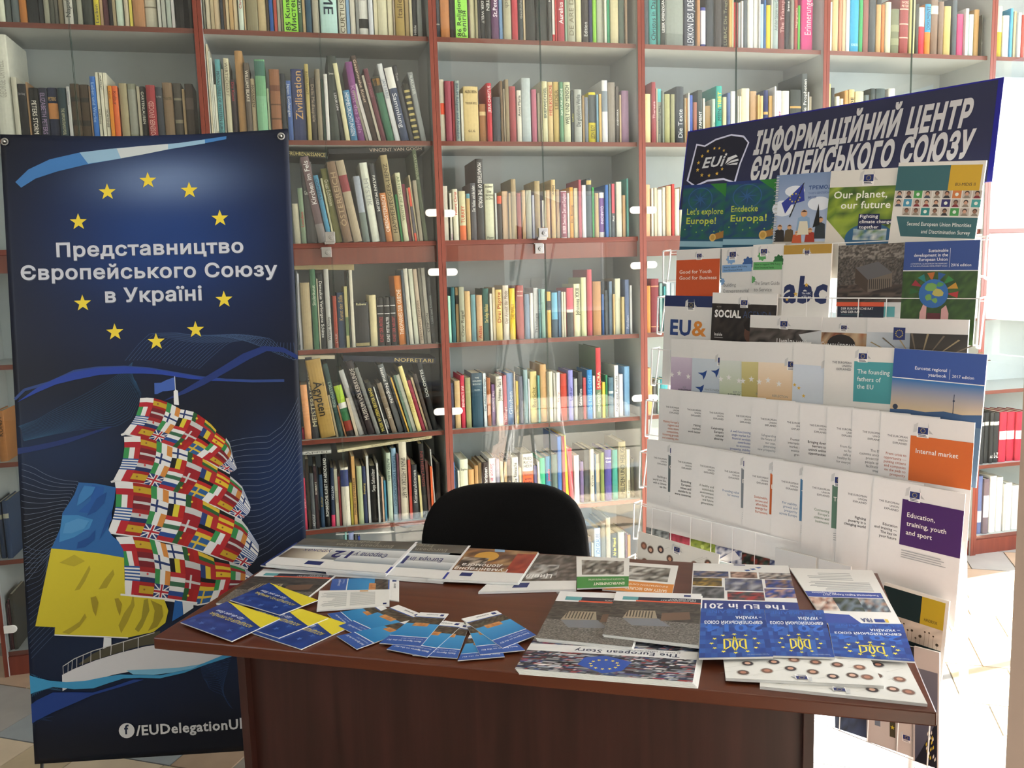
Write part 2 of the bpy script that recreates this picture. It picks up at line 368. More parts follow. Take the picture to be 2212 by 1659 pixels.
for bay in range(6):
    x0 = (bay - 1) * W - .002
    e = empty('bookcase', (x0, 0, 0)); case.append(e); tag(e, 'reddish brown glazed ' + BAY[bay], 'bookcase', 'glazed bookcases along the wall')
    for s in (0, 1):
        x = 0 if s == 0 else W - BT
        banded(MB().box(x + .0006, 0, 0, x + BT - .0006, .002, TOP).box(x + .0006, .002, 0, x + BT - .0006, DEPTH, TOP), .0021, 'side_panel', M_CASE, e)
    MB().box(BT, DEPTH - .006, .06, W - BT, DEPTH, TOP).build('back_panel', M_BACK, e)
    MB().box(BT, .012, 0, W - BT, .03, .074).build('plinth', M_CASE, e)
    MB().box(BT, .02, TOP - .018, W - BT, DEPTH - .006, TOP).build('top_panel', M_CASE, e)
    MB().box(BT, .03, ZS['C'] - .085, W - BT, .046, ZS['C'] - .018).build('rail', M_CASE, e)
    for k, z in ZS.items():
        s = link('shelf', shelf_mesh, e); s.location = (0, 0, z)
    zc = ZS['C']
    for s in (0, 1):
        for lo, hi in ((.082, zc - .022), (zc + .001, TOP - .004)):
            xa = BT + .004 if s == 0 else W / 2 + .0015; xb = W / 2 - .0015 if s == 0 else W - BT - .004
            d = MB().box(xa, .002, lo, xb, .007, hi).build('glass_door', M_GLASS, e)
            xe = xb - .0009 if s == 0 else xa
            MB().box(xe, .0018, lo, xe + .0009, .0072, hi).build('glass_edge', M_EDGE, d)
            for hx, hz in HINGE:
                hx = hx / 1000; hz = hz / 1000
                lx = hx - x0
                if lo < hz < hi and 0 < lx < W and (lx > W / 2) == (s == 1):
                    pt = pill(.046, .03); sg = 1 if s == 0 else -1; bx = BT if s == 0 else W - BT
                    hm = MB().prism([(bx + sg * a, hz + c) for a, c in pt], -.006, .0015).build('hinge', M_WHITEP, d, bevel=.0015)
            for lx, lz in LOCK:
                lx = lx / 1000 - x0; lz = lz / 1000
                if lo < lz < hi and 0 < lx < W and (lx > W / 2) == (s == 1):
                    b = MB().box(lx - .019, -.01, lz - .02, lx + .019, .0015, lz + .02)
                    up_ = lz > zc
                    b.tube((lx + .004, -.01, lz - .001), (lx + .004, -.018, lz - .001), .009, 16).tube((lx + .004, -.018, lz - .001), (lx + .004, -.02, lz - .001), .004, 12)
                    b.box(lx - .022, -.004, zc - .006 if up_ else zc - .024, lx + .016, .02, zc - .001 + (.008 if up_ else -.018))
                    b.build('door_lock', M_CHROME, d, bevel=.001)

# ------------------------------------------------------------------ books
BOOKS = '''0A -674 19 246 37 0 e4e8d4||
0A -653 19 249 40 0 505a58||
0A -632 21 264 35 0 5c6668||
0A -611 25 288 47 0 c07a3a||
0A -584 39 253 45 0 1f2426||
0A -544 14 257 42 0 242c30||
0A -527 18 246 36 0 989888||
0A -509 15 296 37 0 50524a||
0A -494 11 288 46 0 64645c||
0A -481 17 252 45 0 847860||
0A -462 30 278 38 0 c8c6bc||u~4a4a48~0.1~0.9~Napoleonische Briefe
0A -432 12 291 44 0 40443c||
0A -420 18 245 46 0 a8a898||
0A -400 33 280 42 0 343a35||
0A -362 20 251 41 0 d8c840||u~555555~0.05~0.35~Lexikon
0A -341 9 245 41 0 b89878||
0A -332 19 292 47 0 5a3038||
0A -310 10 258 42 0 1c1c1e||
0A -300 11 274 47 0 a89878||
0A -287 24 291 46 0 cfe0cf||
0A -259 15 265 41 0 c8bca4||
0A -242 11 266 42 0 e0d060||
0A -229 40 258 36 0 b5845c||
0A -189 42 243 45 0 c8c3b0|0.3,0.32,8a8270;0.62,0.64,8a8270|
0A -143 11 278 35 0 ccccc4||
0A -130 14 272 38 0 b8bab0||
0A -114 16 261 41 0 b4beb4||
0A -97 12 252 48 0 e0dcdc|0.75,1,c02c38|
0A -81 31 252 40 0 181818||
0B -713 51 365 43 0 dcdcd0||u~b8b6aa~0.4~0.75~GEORGE ORWELL
0B -659 18 217 38 0 ccc9b8||
0B -640 27 194 39 0 1c1c20||h~aaaaaa~0.8~0.9~Der Klang
0B -613 7 201 44 0 a88460||
0B -603 28 181 38 0 161616||d~e8e4d8~0.1~0.75~PETERS STORM
0B -574 28 182 42 0 1d2238||d~a08cb0~0.1~0.9~ELIZABETH PETERS
0B -546 33 184 47 0 202a48|0.4,0.7,d08c50|h~d8b070~0.75~0.88~PETERS
0B -509 29 182 35 0 1f3a44||d~c8c8a8~0.08~0.6~THE HIPPOPOTAMUS POOL
0B -478 11 187 35 0 d4d4d4||d~888898~0.1~0.9~Italienische
0B -466 30 198 37 0 4a3a28|0.25,0.35,2a2018;0.68,0.76,2a2018|
0B -436 31 197 45 0 4a3a28|0.25,0.35,2a2018;0.68,0.76,2a2018|
0B -404 6 191 43 0 b09078||
0B -397 19 225 37 0 2f6fc4||d~9cc0e8~0.1~0.9~Leben und Werke
0B -377 11 240 39 0 e4e0cc||d~44443c~0.02~0.45~HORTENSE
0B -364 11 239 36 0 e4e0cc||d~44443c~0.5~0.95~PORTRAIT
0B -352 13 239 40 0 e4e0cc||d~44443c~0.02~0.45~HORTENSE
0B -337 12 193 35 0 e09030||d~704010~0.5~0.9~Kunst
0B -325 19 194 44 0 e0703c||d~803010~0.6~0.9~Kultur
0B -302 28 205 47 0 a39878||
0B -272 29 204 47 0 8a8c78|0.1,0.9,9a9c90|
0B -240 10 194 44 0 b5ae98||
0B -229 17 195 47 0 1c1e22||d~d8d8c8~0.3~0.9~GARTENLAUBEN
0B -207 32 198 34 0 9c3038||u~e0a8a0~0.05~0.7~POSENER EVOCED
0B -174 23 192 38 0 343a44||h~aaaaaa~0.8~0.86~Der Maler
0B -151 36 211 48 0 8a7258||h~54401c~0.7~0.75~THEATER
0B -112 29 209 45 0 4a443c|0.3,0.36,8c8470;0.7,0.74,8c8470|
0B -81 9 187 40 0 a58c68||
0B -71 29 208 47 0 40342c|0.55,0.75,5c4c44|
0E -828 28 193 43 0 b07440||u~403020~0.5~0.9~KUNST
0F -859 18 218 45 0 2c4060|0.7,0.78,a8a898|
0F -837 20 224 38 0 2c4060|0.7,0.78,a8a898|
0G -859 6 186 37 0 4c2428||
0G -853 6 200 40 0 60242c||d~c8a8a0~0.4~0.9~Maria
0G -845 12 221 36 0 3c3830||
1A 17 7 298 39 0 7a786a||
1A 26 16 241 39 0 d8cdb4||
1A 43 12 250 35 0 b8a888||
1A 55 21 262 45 0 dcc8a8||
1A 78 10 246 38 0 333840||
1A 88 9 265 48 0 a8845c||
1A 98 11 244 37 0 d0bc98||
1A 110 14 250 35 0 c0a070||
1A 125 15 249 43 0 dccbaa||
1A 143 18 269 35 0 d0ddd0||u~a83038~0.3~0.9~Christen
1A 162 7 300 37 0 b8a07c||
1A 171 42 272 36 0 8c8468||
1A 213 30 265 45 0 c8b48c||
1A 245 9 269 48 0 6a5a48||
1A 255 15 265 37 0 1f57a8||
1A 272 12 265 35 0 b0483c||
1A 285 12 293 37 0 a8a898||
1A 298 8 270 46 0 d8ccb0||
1A 308 53 255 26 0 98e048$||u~203818~0.02~0.95~85 Kunst
1A 362 15 252 37 0 445c48||u~d8dcc8~0.3~0.9~KURT A
1A 378 11 292 37 0 b8a078||
1A 391 21 243 36 0 2a5068||
1A 415 25 274 47 0 b0aa98||
1A 446 64 264 48 0 bfe3df||d~203040~0.25~0.95~ROME
1A 515 30 279 47 0 d8d4c4||u~6c6450~0.03~0.9~CURTIUS-NAWI
1A 545 13 285 45 0 7fa4c8||
1A 559 21 246 41 0 d8d4c8||
1A 581 11 292 37 0 888a88||
1A 593 36 295 47 0 dcdcd8|0.1,0.22,303030|d~a8a8a8~0.4~0.9~MARTIN
1A 630 18 279 39 0 ccd0d8||
1A 651 14 279 45 0 d4cdb0||
1A 666 38 272 45 0 d0ccb0||
1A 705 21 281 43 0 ddd6b8||
1A 726 6 295 38 0 a89888||
1A 735 37 244 47 0 b09858||u~6c5428~0.3~0.9~Italien
1A 774 17 298 48 0 a89468||
1A 791 11 243 43 0 d0c8a8||
1A 803 17 248 47 0 22252a||u~d8d8d8~0.05~0.5~Hilde
1A 822 20 280 48 0 8a9090||
1B 17 6 351 35 0 d8cbb0||
1B 23 6 325 36 0 c8cabc||
1B 29 6 304 43 0 d8d8d0||
1B 35 8 206 42 0 dcdccc||u~444444~0.05~0.5~Katalog
1B 44 20 299 44 0 5fa0a8||d~28404c~0.05~0.85~MONASTERIES OF WESTERN EUROPE
1B 65 8 264 47 0 b0aca0||
1B 75 20 302 37 0 cac4a8||d~807868~0.05~0.95~WIRTSCHAFT
1B 96 17 225 34 0 2a2024||d~9c2c3c~0.4~0.95~Die Kunst
1B 117 29 333 47 0 b08858||
1B 148 20 287 34 0 5a5048||d~d8d0c0~0.5~0.9~WILLIAM BLAKE
1B 168 17 231 46 0 b8a888||d~443828~0.1~0.9~MOSAIKEN
1B 187 39 301 36 0 6aa078|0.1,0.55,7cb08c;0.8,0.98,3c6c60|
1B 227 8 196 45 0 99a888||
1B 239 39 268 45 0 8a5a3c|0.1,0.15,5c3820;0.3,0.32,5c3820;0.5,0.52,5c3820;0.7,0.78,6c3c24|
1B 280 18 253 46 0 2a3038||
1B 300 19 226 42 0 3a5c9c||d~c0cce0~0.4~0.95~Japan Exchanges
1B 320 50 271 46 0 2c3a68||u~c8a070~0.3~0.97~Zivilisation
1B 373 15 289 37 0 b8a868||d~706028~0.4~0.9~REMBRANDT
1B 390 20 237 43 0 38322e||d~a09080~0.1~0.9~Dalis Mediaspiele
1B 412 19 271 39 0 8a806c||
1B 433 10 235 46 0 304038||
1B 444 15 255 45 0 d8d8d4||
1B 461 35 323 41 0 3c4440||h~c8c8c0~0.78~0.82~German Art
1B 499 16 193 41 0.121 2a2c2e||d~d8d8d8~0.4~0.95~LEXIKON
1B 517 18 295 34 0.121 d4d0a8||
1B 537 27 193 34 0.121 3a78a0||d~d0dce8~0.1~0.95~HIMMELSRICHTUNGEN
1B 566 28 303 42 0.121 7a3c7c||d~b078b0~0.1~0.7~Kunst des Spiels
1B 597 10 198 41 0.226 8a8478||
1B 609 14 224 46 0.227 ccc8c4||
1B 624 21 333 43 0.218 3c2c28||d~c8b09c~0.05~0.95~Gesammelte Kunst
1B 646 10 256 36 0.218 b4ac9c||
1B 658 19 282 39 0.215 5c2434||d~8c5464~0.3~0.8~Picasso
1B 681 31 252 45 0.199 2f6a50|0.75,1,2a2c20;0.86,0.97,d8a048|
1B 713 21 302 41 0.199 d4d8dc||d~8890a0~0.55~0.8~JAN FABRE
1B 736 32 285 34 0.199 2c3c5c|0.72,1,dcdcd8|d~c8ccd8~0.15~0.65~Sammlung
1B 773 16 299 46 0.195 2c3038||d~a8a8a8~0.5~0.9~Tom
1B 791 24 227 46 0.172 26281e|0.05,0.09,c8b878;0.15,0.19,c8b878;0.25,0.29,c8b878;0.35,0.39,c8b878;0.45,0.49,c8b878;0.55,0.59,c8b878;0.65,0.69,c8b878;0.75,0.79,c8b878;0.85,0.89,c8b878|
1B 817 21 270 35 0.17 8c9294||d~c8cccc~0.45~0.95~RAUSER
1C 299 24 155 42 0.025 b8b4a0||
1C 325 19 215 39 0.025 7c9078||u~b83030~0.3~0.6~London
1C 346 41 316 45 0.025 48484a||h~c0c0b8~0.6~0.68~German
1C 390 34 337 38 0.161 705c60|0,0.22,908888|u~e4e0e0~0.45~0.95~Kirchen im Fels
1C 427 19 266 37 0.168 4c90b4||d~2c5478~0.05~0.95~COMBERS
1C 448 8 255 41 0.15 c8c4a0||
1C 458 28 293 48 0.16 6a6a3c||d~d0ccb0~0.5~0.85~Great Exhibition
1C 488 36 318 35 0.17 7c6450||u~b09878~0.2~0.95~ÖSTERREICH
1C 528 34 323 36 0.179 a89a84|0.62,0.82,8a3a40|
1C 566 27 261 43 0.112 9aa2b0|0,0.45,707c78|
1C 602 32 314 46 0.122 d8dcd0||d~a8aca8~0.3~0.8~MYSTIK
1C 637 19 310 41 0.108 3a3c40||d~dcdcd8~0.3~0.85~PATAN MUSEUM
1C 658 26 194 40 0.107 c07840||u~f0e0d0~0.2~0.95~OBERÖSTERREICH
1C 688 29 344 46 0.117 a89870||u~50442c~0.1~0.9~HAMMER/EGGER-LIENZ
1C 719 10 189 45 0.098 3a9858||
1C 729 21 273 35 0.098 ccccac||d~808c68~0.3~0.95~ARTISTS OF RUSSIA
1C 752 13 229 46 0.098 7c3044||
1C 765 6 212 37 0.084 a88c70||
1C 773 10 215 38 0.094 5c5860|0.65,1,e05a44;0,0.15,e05a44|
1C 785 7 265 46 0.102 b8ac8c||
1C 792 16 243 40 0.076 a8a08c||
1C 812 17 365 45 0.095 5c6850||d~a8b090~0.3~0.95~CATALOGUE
1D 285 7 315 36 -0.025 50555c||
1D 294 11 303 46 0 d8d8e0||
1D 306 38 267 36 0 a89878||
1D 347 22 319 36 0 3a6a4c||u~c0d0b8~0.55~0.8~Situlenkunst
1D 371 6 281 41 0 c8c0a8||
1D 377 20 301 39 0 15181c||d~e4e4e0~0.15~0.9~Damaskus Verborgene Schätze
1D 401 20 318 42 0 b8b8b4||u~34343a~0.1~0.4~Walter Khuny
1D 431 15 210 47 0 b04838||u~e0c0b8~0.1~0.9~LYRIK
1D 448 28 223 44 0 2c4464||u~b8a070~0.5~0.95~Kunst der Stile
1D 477 13 247 34 0 b8b078|0.2,0.5,5c7048|
1D 492 6 309 38 0 2a2c24||
1D 499 15 312 42 0 ccc8b8||
1D 515 56 182 41 0 222326|0.02,0.09,b0a070|h~e0d8a8~0.93~0.98~Rubens
1D 575 30 208 44 0 cfc49c||
1D 607 26 197 41 0 151518|0.82,0.835,e8e8e8;0.66,0.675,e8e8e8|u~a83038~0.08~0.6~KUNST DER ANTIKE
1D 635 22 197 35 0 151518|0.82,0.835,e8e8e8;0.66,0.675,e8e8e8|u~d8d8d8~0.08~0.6~KUNST MITTELALTER
1D 660 21 198 37 0 151518|0.82,0.835,e8e8e8;0.66,0.675,e8e8e8|u~a83038~0.08~0.6~KUNST DER NEUZEIT
1D 691 30 283 46 0.038 d07a2c||u~f0e0c8~0.15~0.8~THEOPHANES DER GRIECHE
1D 722 9 306 39 0.039 44505c||
1D 734 18 311 45 0.048 cccabc||
1D 756 19 309 48 0.05 ccd0c0||
1D 777 17 308 43 0.06 c0b09c||u~806c5c~0.05~0.95~HERMANN LEISINGER
1D 795 12 311 43 0.053 6c6a60||
1D 808 17 312 43 0.054 a8a69c||u~282828~0.15~0.4~CEMPTON
1D 827 15 276 38 0.051 30363a||u~90989c~0.3~0.9~Liebe und Schatten
1E 280 10 49 47 0 8c3040||
1E 291 27 224 41 0.037 e0a070||
1E 319 32 334 47 0.037 4a4a4e||u~c8c0a0~0.15~0.9~MEISTERWERKE
1E 354 60 324 38 0.138 b09050||d~18140c~0.28~0.72~Ägypten
1E 416 9 177 46 0.147 a89c80||
1E 427 20 307 45 0.166 2c4a48||d~a0b4a8~0.4~0.75~L'ALLEMAGNE
1E 451 7 134 43 0.207 a8744c||
1E 459 32 215 40 0.206 8c3020|0.66,1,a8c83c;0.55,0.66,e8e8e4;0.3,0.55,2c6c44;0,0.1,181818|
1E 493 13 163 36 0.204 c0b4a0||
1E 509 23 281 45 0.259 b0b0b0||
1E 533 10 207 39 0.257 1c1a1c||
1E 545 31 317 43 0.246 30282c||u~c8c0b8~0.2~0.9~MUSEUM VÖLKERKUNDE
1E 579 17 291 36 0.273 787a78||
1E 598 23 222 35 0.255 20221f||u~c8b850~0.05~0.9~MUSIK IM LEBEN ERSTER BAND
1E 623 6 205 36 0.244 ccccc8||
1E 629 13 204 45 0.246 1c2024||u~d8d8d8~0.1~0.3~NESTROY
1E 644 21 219 36 0.257 7c7060||u~c8c0b0~0.3~0.5~Nepal
1E 671 25 296 47 0.254 606468||d~f0f0f0~0.35~0.95~Isamu Noguchi
1E 697 10 248 39 0.254 22282c||
1E 709 8 241 42 0.268 d0a850||
1E 718 12 248 39 0.243 5c7468||
1E 731 17 249 43 0.253 b4b8ae||
1E 749 19 285 35 0.248 d8cc8c||u~b8a860~0.3~0.9~MALEREI
1E 770 15 223 40 0.251 8c2c40||
1E 788 10 234 47 0.25 ccbc9c||
1E 798 15 247 37 0.239 443c38||
1E 816 22 291 43 0.198 202428||u~d8dcd8~0.5~0.9~DOLOMITES
1F 267 13 217 39 0 c04058||d~f0b0b8~0.2~0.6~KUNST
1F 284 13 294 38 0 3c342c||
1F 298 16 235 34 0 585c60||u~c8c8c8~0.05~0.9~ADOLF
1F 315 13 264 34 0 38282a||u~e0dcd0~0.55~0.95~ROBERTS
1F 334 16 223 47 0 284460||u~b8a050~0.4~0.9~Kultur
1F 351 22 307 46 0 121314||u~e0e0dc~0.15~0.95~ROMANISCHE KUNST IM ABENDLAND
1F 376 16 248 45 -0.026 243450|0,0.2,d84068|d~d8dce4~0.4~0.7~ANTON
1F 396 14 242 45 0 b8b8a4||u~909078~0.4~0.95~VERLUST
1F 411 10 209 47 0 983c40||
1F 422 33 247 36 0 d8d4c4|0.68,0.96,283870|
1F 457 11 180 42 0 a8983c||
1F 469 14 290 41 0 c89c60||u~2c2018~0.15~0.9~MALEREI IN ÖSTERREICH
1F 488 22 246 42 0 a4b08c||
1F 512 15 243 47 0 28345a||d~c8b050~0.3~0.7~Katalog
1F 529 11 287 45 0 c8cac8||
1F 543 26 242 48 0 141516||u~e8e8e8~0.55~0.95~Sepp Schmölzer
1F 570 8 255 36 0 c8c8c8||
1F 579 8 198 43 0 202020||
1F 588 8 192 43 0 c8a890||
1F 598 9 177 44 0 3c80a0||
1F 612 20 293 43 0 b4c4b4||d~586860~0.6~0.92~ALFRED KUBIN
1F 635 20 310 46 0 88a8c4||d~34587c~0.2~0.9~SGARBI TONDOLMONDO
1F 655 9 287 38 0 5c3040||
1F 667 33 334 47 0 cfc9b8||d~54504c~0.28~0.8~SPAIN A HISTORY IN ART
1F 702 12 257 40 0 b03c30||
1F 716 24 234 42 0 2c3038||u~c0c0c0~0.3~0.9~Konstruktionen
1F 748 11 185 47 0.03 cfc490||
1F 759 22 320 44 0.03 1e1e20||d~803c3c~0.3~0.9~NETHERLANDS
1F 781 12 247 38 0.03 54302c||
1F 794 10 222 37 0 d86030||
1F 809 6 295 39 0.042 bcbcbc||
1F 819 19 236 43 0 1c1614||
1G 427 8 331 48 0 8cc0bc||
1G 442 23 328 47 0 a0acdc||
1G 467 12 318 40 0 505458||
1G 480 9 311 40 0 3c50a8||
2A 893 20 257 45 0 2a2e36||h~c0c0b0~0.2~0.3~Lexikon
2A 914 38 241 40 0 c08050||
2A 953 19 272 37 0 1c1e20||
2A 972 49 277 26 0 98e058$||u~203818~0.02~0.95~86 Religion
2A 1027 6 297 39 0 503038||
2A 1033 22 249 43 0 cfc8a8||
2A 1055 10 298 35 0 a09878||
2A 1069 9 295 48 0 22262c||
2A 1078 18 259 42 0 26292e||d~d8d8d8~0.05~0.9~DAS ERBE DER WELT
2A 1096 23 255 35 0 1e2024||d~d8d8d8~0.05~0.9~SCHRIFTEN
2A 1121 31 296 37 0 5c3460||u~e8dcec~0.3~0.95~St.Peter in Salzburg
2A 1155 16 287 46 0 78a0d0||
2A 1172 32 254 36 0 b0ac94||d~787464~0.5~0.9~Handbuch
2A 1207 26 297 38 0 b83848||
2A 1236 17 287 36 0 3c4448||u~b0b0a8~0.3~0.9~Geschichte
2A 1256 9 273 44 0 d0bc98||
2A 1269 40 256 47 0 2c3232|0.75,1,4c5c50|
2A 1311 48 249 41 0 2c3434|0.75,1,4c5c50|
2A 1359 15 242 35 0 444444||d~d8d8d8~0.1~0.9~LEXIKON
2A 1377 12 247 38 0 e0dcd8|0,0.12,c03038|
2A 1389 8 300 35 0 b82830||
2A 1399 32 293 38 0 a83848||u~f0e0e4~0.25~0.95~Aurelius Augustinus
2A 1434 9 284 44 0 90b098||
2A 1444 35 297 43 0 b4b4a0||u~807c68~0.1~0.9~DE ARE DISHOF
2A 1483 24 283 46 0 ddd8b0||
2A 1508 28 282 42 0 3c3838||u~c0c0c0~0.1~0.3~Edition
2A 1539 15 273 44 0 283058||d~c0c8d8~0.1~0.9~Wissen
2A 1554 16 249 41 0 88c840||
2A 1574 29 269 46 0 b8bcb0||
2A 1603 11 250 35 0 dcdcd0||
2A 1619 12 255 46 0 289068||
2A 1632 36 281 39 0 cdc4a0|0.72,0.92,883040|
2A 1672 25 260 46 0 5c6c64||
2A 1697 10 265 39 0 a8907c||
2B 893 6 229 34 0 8c9084||u~404040~0.2~0.8~Hinter
2B 899 20 245 46 0 d8d0c0|0.44,0.62,e85c40|
2B 919 26 237 34 0 984858||
2B 948 12 239 47 0 a03040||
2B 960 19 240 36 0 8c9c98||d~30506c~0.05~0.95~BAUM Religion and Alienation
2B 982 11 190 36 0 ccccc0||
2B 997 61 220 46 0 d0bc88||h~443c2c~0.88~0.93~ALEX BEIN;h~443c2c~0.68~0.73~THEODOR HERZL;h~443c2c~0.18~0.22~G.I.G.
2B 1061 28 152 46 0 a07048|0.7,0.8,d8c090|
2B 1091 21 233 37 0 b83040||u~f0dce0~0.5~0.95~JESUS CHRISTUS
2B 1115 35 180 42 0 3c4650||
2B 1150 10 244 41 0 70583c||
2B 1163 6 213 44 0 c8b8a0||
2B 1169 16 249 37 0 8c7c60||
2B 1188 28 224 46 0 983c44||
2B 1220 20 209 48 0 dcd8cc||u~34342c~0.5~0.9~Anna Maria
2B 1240 39 258 44 0 b4c0c4||
2B 1283 22 214 47 0 b86880||
2B 1308 12 200 47 0 a8a490||
2B 1320 7 245 39 0 d0cdb0||
2B 1330 22 247 46 0 cfcba8||u~34504c~0.4~0.9~BRIEFWECHSEL
2B 1353 23 245 46 0 d0b888||u~b84838~0.45~0.95~HEILKUNDE
2B 1376 25 245 42 0 c0a868||u~6c5c2c~0.55~0.92~LIEDER
2B 1401 16 244 36 0 5c8c6c||u~e0e8d8~0.45~0.95~NATURKUNDE
2B 1421 30 245 43 0 c8ccac||u~343c30~0.3~0.95~WELT UND MENSCH
2B 1455 11 213 47 0 40484c||u~d8d060~0.4~0.9~Lexikon
2B 1466 33 216 38 0 a8aca8||u~404848~0.3~0.9~Die glücklichen Werke
2B 1502 10 193 43 0 98805c||
2B 1514 16 186 47 0 7c8490||
2B 1530 32 206 42 0 d8c830|0.4,0.95,4c5458|u~404028~0.08~0.35~LEON BLOY
2B 1562 9 196 35 0 7098b0||
2B 1576 12 200 43 0 c8a868||
2B 1588 26 255 38 0 dcdce0|0.5,0.83,7c8894|
2B 1619 33 249 46 0 908880||
2B 1652 14 233 43 0 58504c||u~d8d8d8~0.3~0.9~ANDORRA
2B 1666 8 197 38 0 c8b090||
2B 1679 34 217 47 0 9c7c9c||
2C 895 21 220 43 0 c8c0b4||
2C 922 9 191 39 0 d4d0c4||u~a83890~0.03~0.3~Bosch
2C 937 21 208 46 0 e0dcc8||u~c03028~0.5~0.95~Henric Christ
2C 963 27 200 46 0 c8c4a0|0,0.3,e07040|u~c05030~0.35~0.7~TURKEY
2C 993 16 189 47 0 b89c68|0.9,1,508ca0|
2C 1011 24 232 46 0 4c5058||u~d8d8d8~0.5~0.95~Der Vatikan und die Juden
2C 1037 30 329 43 0 2c3438||d~e4e4e4~0.4~0.95~MONASTERIES OF THE WORLD
2C 1070 40 228 44 0 ccd0b8||h~30302c~0.93~0.97~Brockberger;h~30302c~0.84~0.88~Die;h~30302c~0.78~0.82~Geschichte;h~30302c~0.72~0.76~Jesu Christi;h~303030~0.02~0.06~Piper
2C 1113 8 190 42 0 d0d4d4||
2C 1122 20 179 41 0 3c3c3c|0.82,1,c85038|
2C 1145 26 198 48 0 c8a47c||
2C 1171 10 189 39 0 b49870||
2C 1181 22 246 35 0 a08c6c||
2C 1207 19 189 44 0 984c48||
2C 1228 16 201 41 0 c4a47c||
2C 1246 25 201 42 0 b4b4a0||
2C 1273 10 180 42 0 ccccd4||
2C 1283 24 238 37 0 b09c74||
2C 1314 11 158 37 0 e0dcd4|0,0.3,b87850|
2C 1326 6 198 35 0 b4a880||
2C 1335 17 201 45 0 c0a078||
2C 1358 20 244 47 0 d0b480||d~50402c~0.6~0.9~Herr
2C 1379 15 203 44 0 b49878||
2C 1397 26 196 36 0 8c2848|0,0.015,e8e0e0;0.985,1,e8e0e0|u~e8d0d8~0.1~0.95~BUBER Zwischen Zeit und Ewigkeit
2C 1429 9 188 48 0 ccccc8||
2C 1439 17 212 46 0 e09c38||u~604010~0.3~0.9~Dr. Rosing
2C 1456 19 208 41 0 d0c8a8||
2C 1475 13 242 34 0 a84858||
2C 1494 19 221 46 0 dcdce0||
2C 1514 23 247 43 0 3c4850|0.9,0.97,c8b070|
2C 1539 9 211 43 0 30a848||
2C 1548 17 186 34 0 b09468||
2C 1571 23 189 44 0 6c3c94|0,0.12,e0dce0;0.88,1,e0dce0|d~d8c8e8~0.3~0.7~GUARDINI
2C 1594 15 220 34 0 2f68b4||
2C 1614 10 224 41 0 70848c||
2C 1624 14 224 36 0 505860|0.45,1,d85868|u~e8e8e8~0.3~0.42~Paul
2C 1646 26 233 39 0 d8d8cc||
2C 1677 14 177 46 0 c4a078||
2C 1695 10 247 44 0 58a098||
2D 893 6 204 45 0 8c4850||
2D 899 11 194 38 0 a8dcc8||
2D 913 16 228 39 0 2c6068||
2D 931 14 227 42 0 8c7450|0.7,0.86,201c18|
2D 945 23 229 34 0 9ca08c||u~404438~0.1~0.8~Chor Regel
2D 970 24 210 40 0 c8a878||
2D 997 21 195 48 0 5c8c98||
2D 1020 26 192 45 0 c0a078||u~b04828~0.05~0.6~Atlas
2D 1048 27 219 46 0 1f5c58||u~d0c880~0.35~0.7~Der heilige Nikolaus
2D 1076 10 197 38 0 d4d4cc||
2D 1089 12 222 44 0 c0b498||
2D 1103 28 212 45 0 d8c078||u~a04828~0.35~0.95~Drei Päpste
2D 1134 27 229 44 0 d4ccc0||u~8c7868~0.3~0.9~Der Anwalt der Mode
2D 1162 25 216 40 0 e0c030||u~a87c20~0.4~0.7~DIE WELT
2D 1190 34 227 36 0 984440||h~e0c8b8~0.88~0.9~THE GREAT;h~e0c8b8~0.8~0.82~WORKS
2D 1226 21 190 34 0 6c8098||
2D 1252 15 193 46 0 dcd8d4||
2D 1269 21 214 47 0 ccd0d4||u~686c74~0.1~0.8~Theologie
2D 1290 7 208 38 0 4c8088||
2D 1302 19 208 45 0 8cb0a4||
2D 1323 21 196 40 0 c8a048|0.6,0.8,2c2820|
2D 1348 27 192 43 0 3c5468|0.4,1,64a4c4|
2D 1378 13 198 46 0 5c7ca4||
2D 1391 8 193 38 0 d0c8b4||
2D 1402 10 193 43 0 c8c0ac||
2D 1414 30 209 38 0 cc4c5c|0,0.5,444444;0.5,0.56,d8d8cc|
2D 1447 31 225 41 0 dcdcb8||u~24201c~0.4~0.92~Johannes XXIII
2D 1478 24 252 34 0 c8cca0||
2D 1507 23 285 38 0 b04450||
2D 1533 38 233 38 0 a87c50||
2D 1577 10 177 47 0 2c68b8||
2D 1587 13 194 36 0 404850||
2D 1609 15 231 45 0 6c8098||
2D 1624 8 176 35 0 c4a470||
2D 1638 26 242 48 0 c8ccb8||
2D 1664 13 162 36 0 b8a878||
2D 1679 20 236 35 0 5c6c90||u~a8b0c8~0.1~0.7~Reclam
2D 1702 11 211 37 0 c8ccd0||
2E 893 18 194 47 0 2c2c44||
2E 913 24 203 43 0 c0a478||
2E 939 19 224 46 0 c03048||u~f0d8dc~0.4~0.8~BENEDICT XVI
2E 959 24 214 41 0 98986c||
2E 985 48 232 36 0 24485c||h~b0bcc0~0.9~0.93~THE;h~b0bcc0~0.84~0.87~GOLDEN;h~b0bcc0~0.78~0.81~BOUGH;h~b0bcc0~0.68~0.7~FRAZER
2E 1035 14 229 39 0 c8d4dc||u~2c5468~0.3~0.9~Der Aufstand der Dinge
2E 1052 16 207 40 0 9c5c34||
2E 1073 16 178 48 0 7c5c94||d~d8c8dc~0.1~0.85~The Scientists
2E 1090 30 212 36 0 d8d8cc||u~24241c~0.5~0.95~Johannes Paul II
2E 1121 17 215 37 0 a04050||u~e0c8cc~0.05~0.6~Theologie
2E 1141 29 222 46 0 6488bc||u~b8cce0~0.2~0.8~Glauben
2E 1170 6 227 36 0 b8a48c||
2E 1181 11 186 48 0 d4c038||u~34301c~0.2~0.9~KIRCHEN
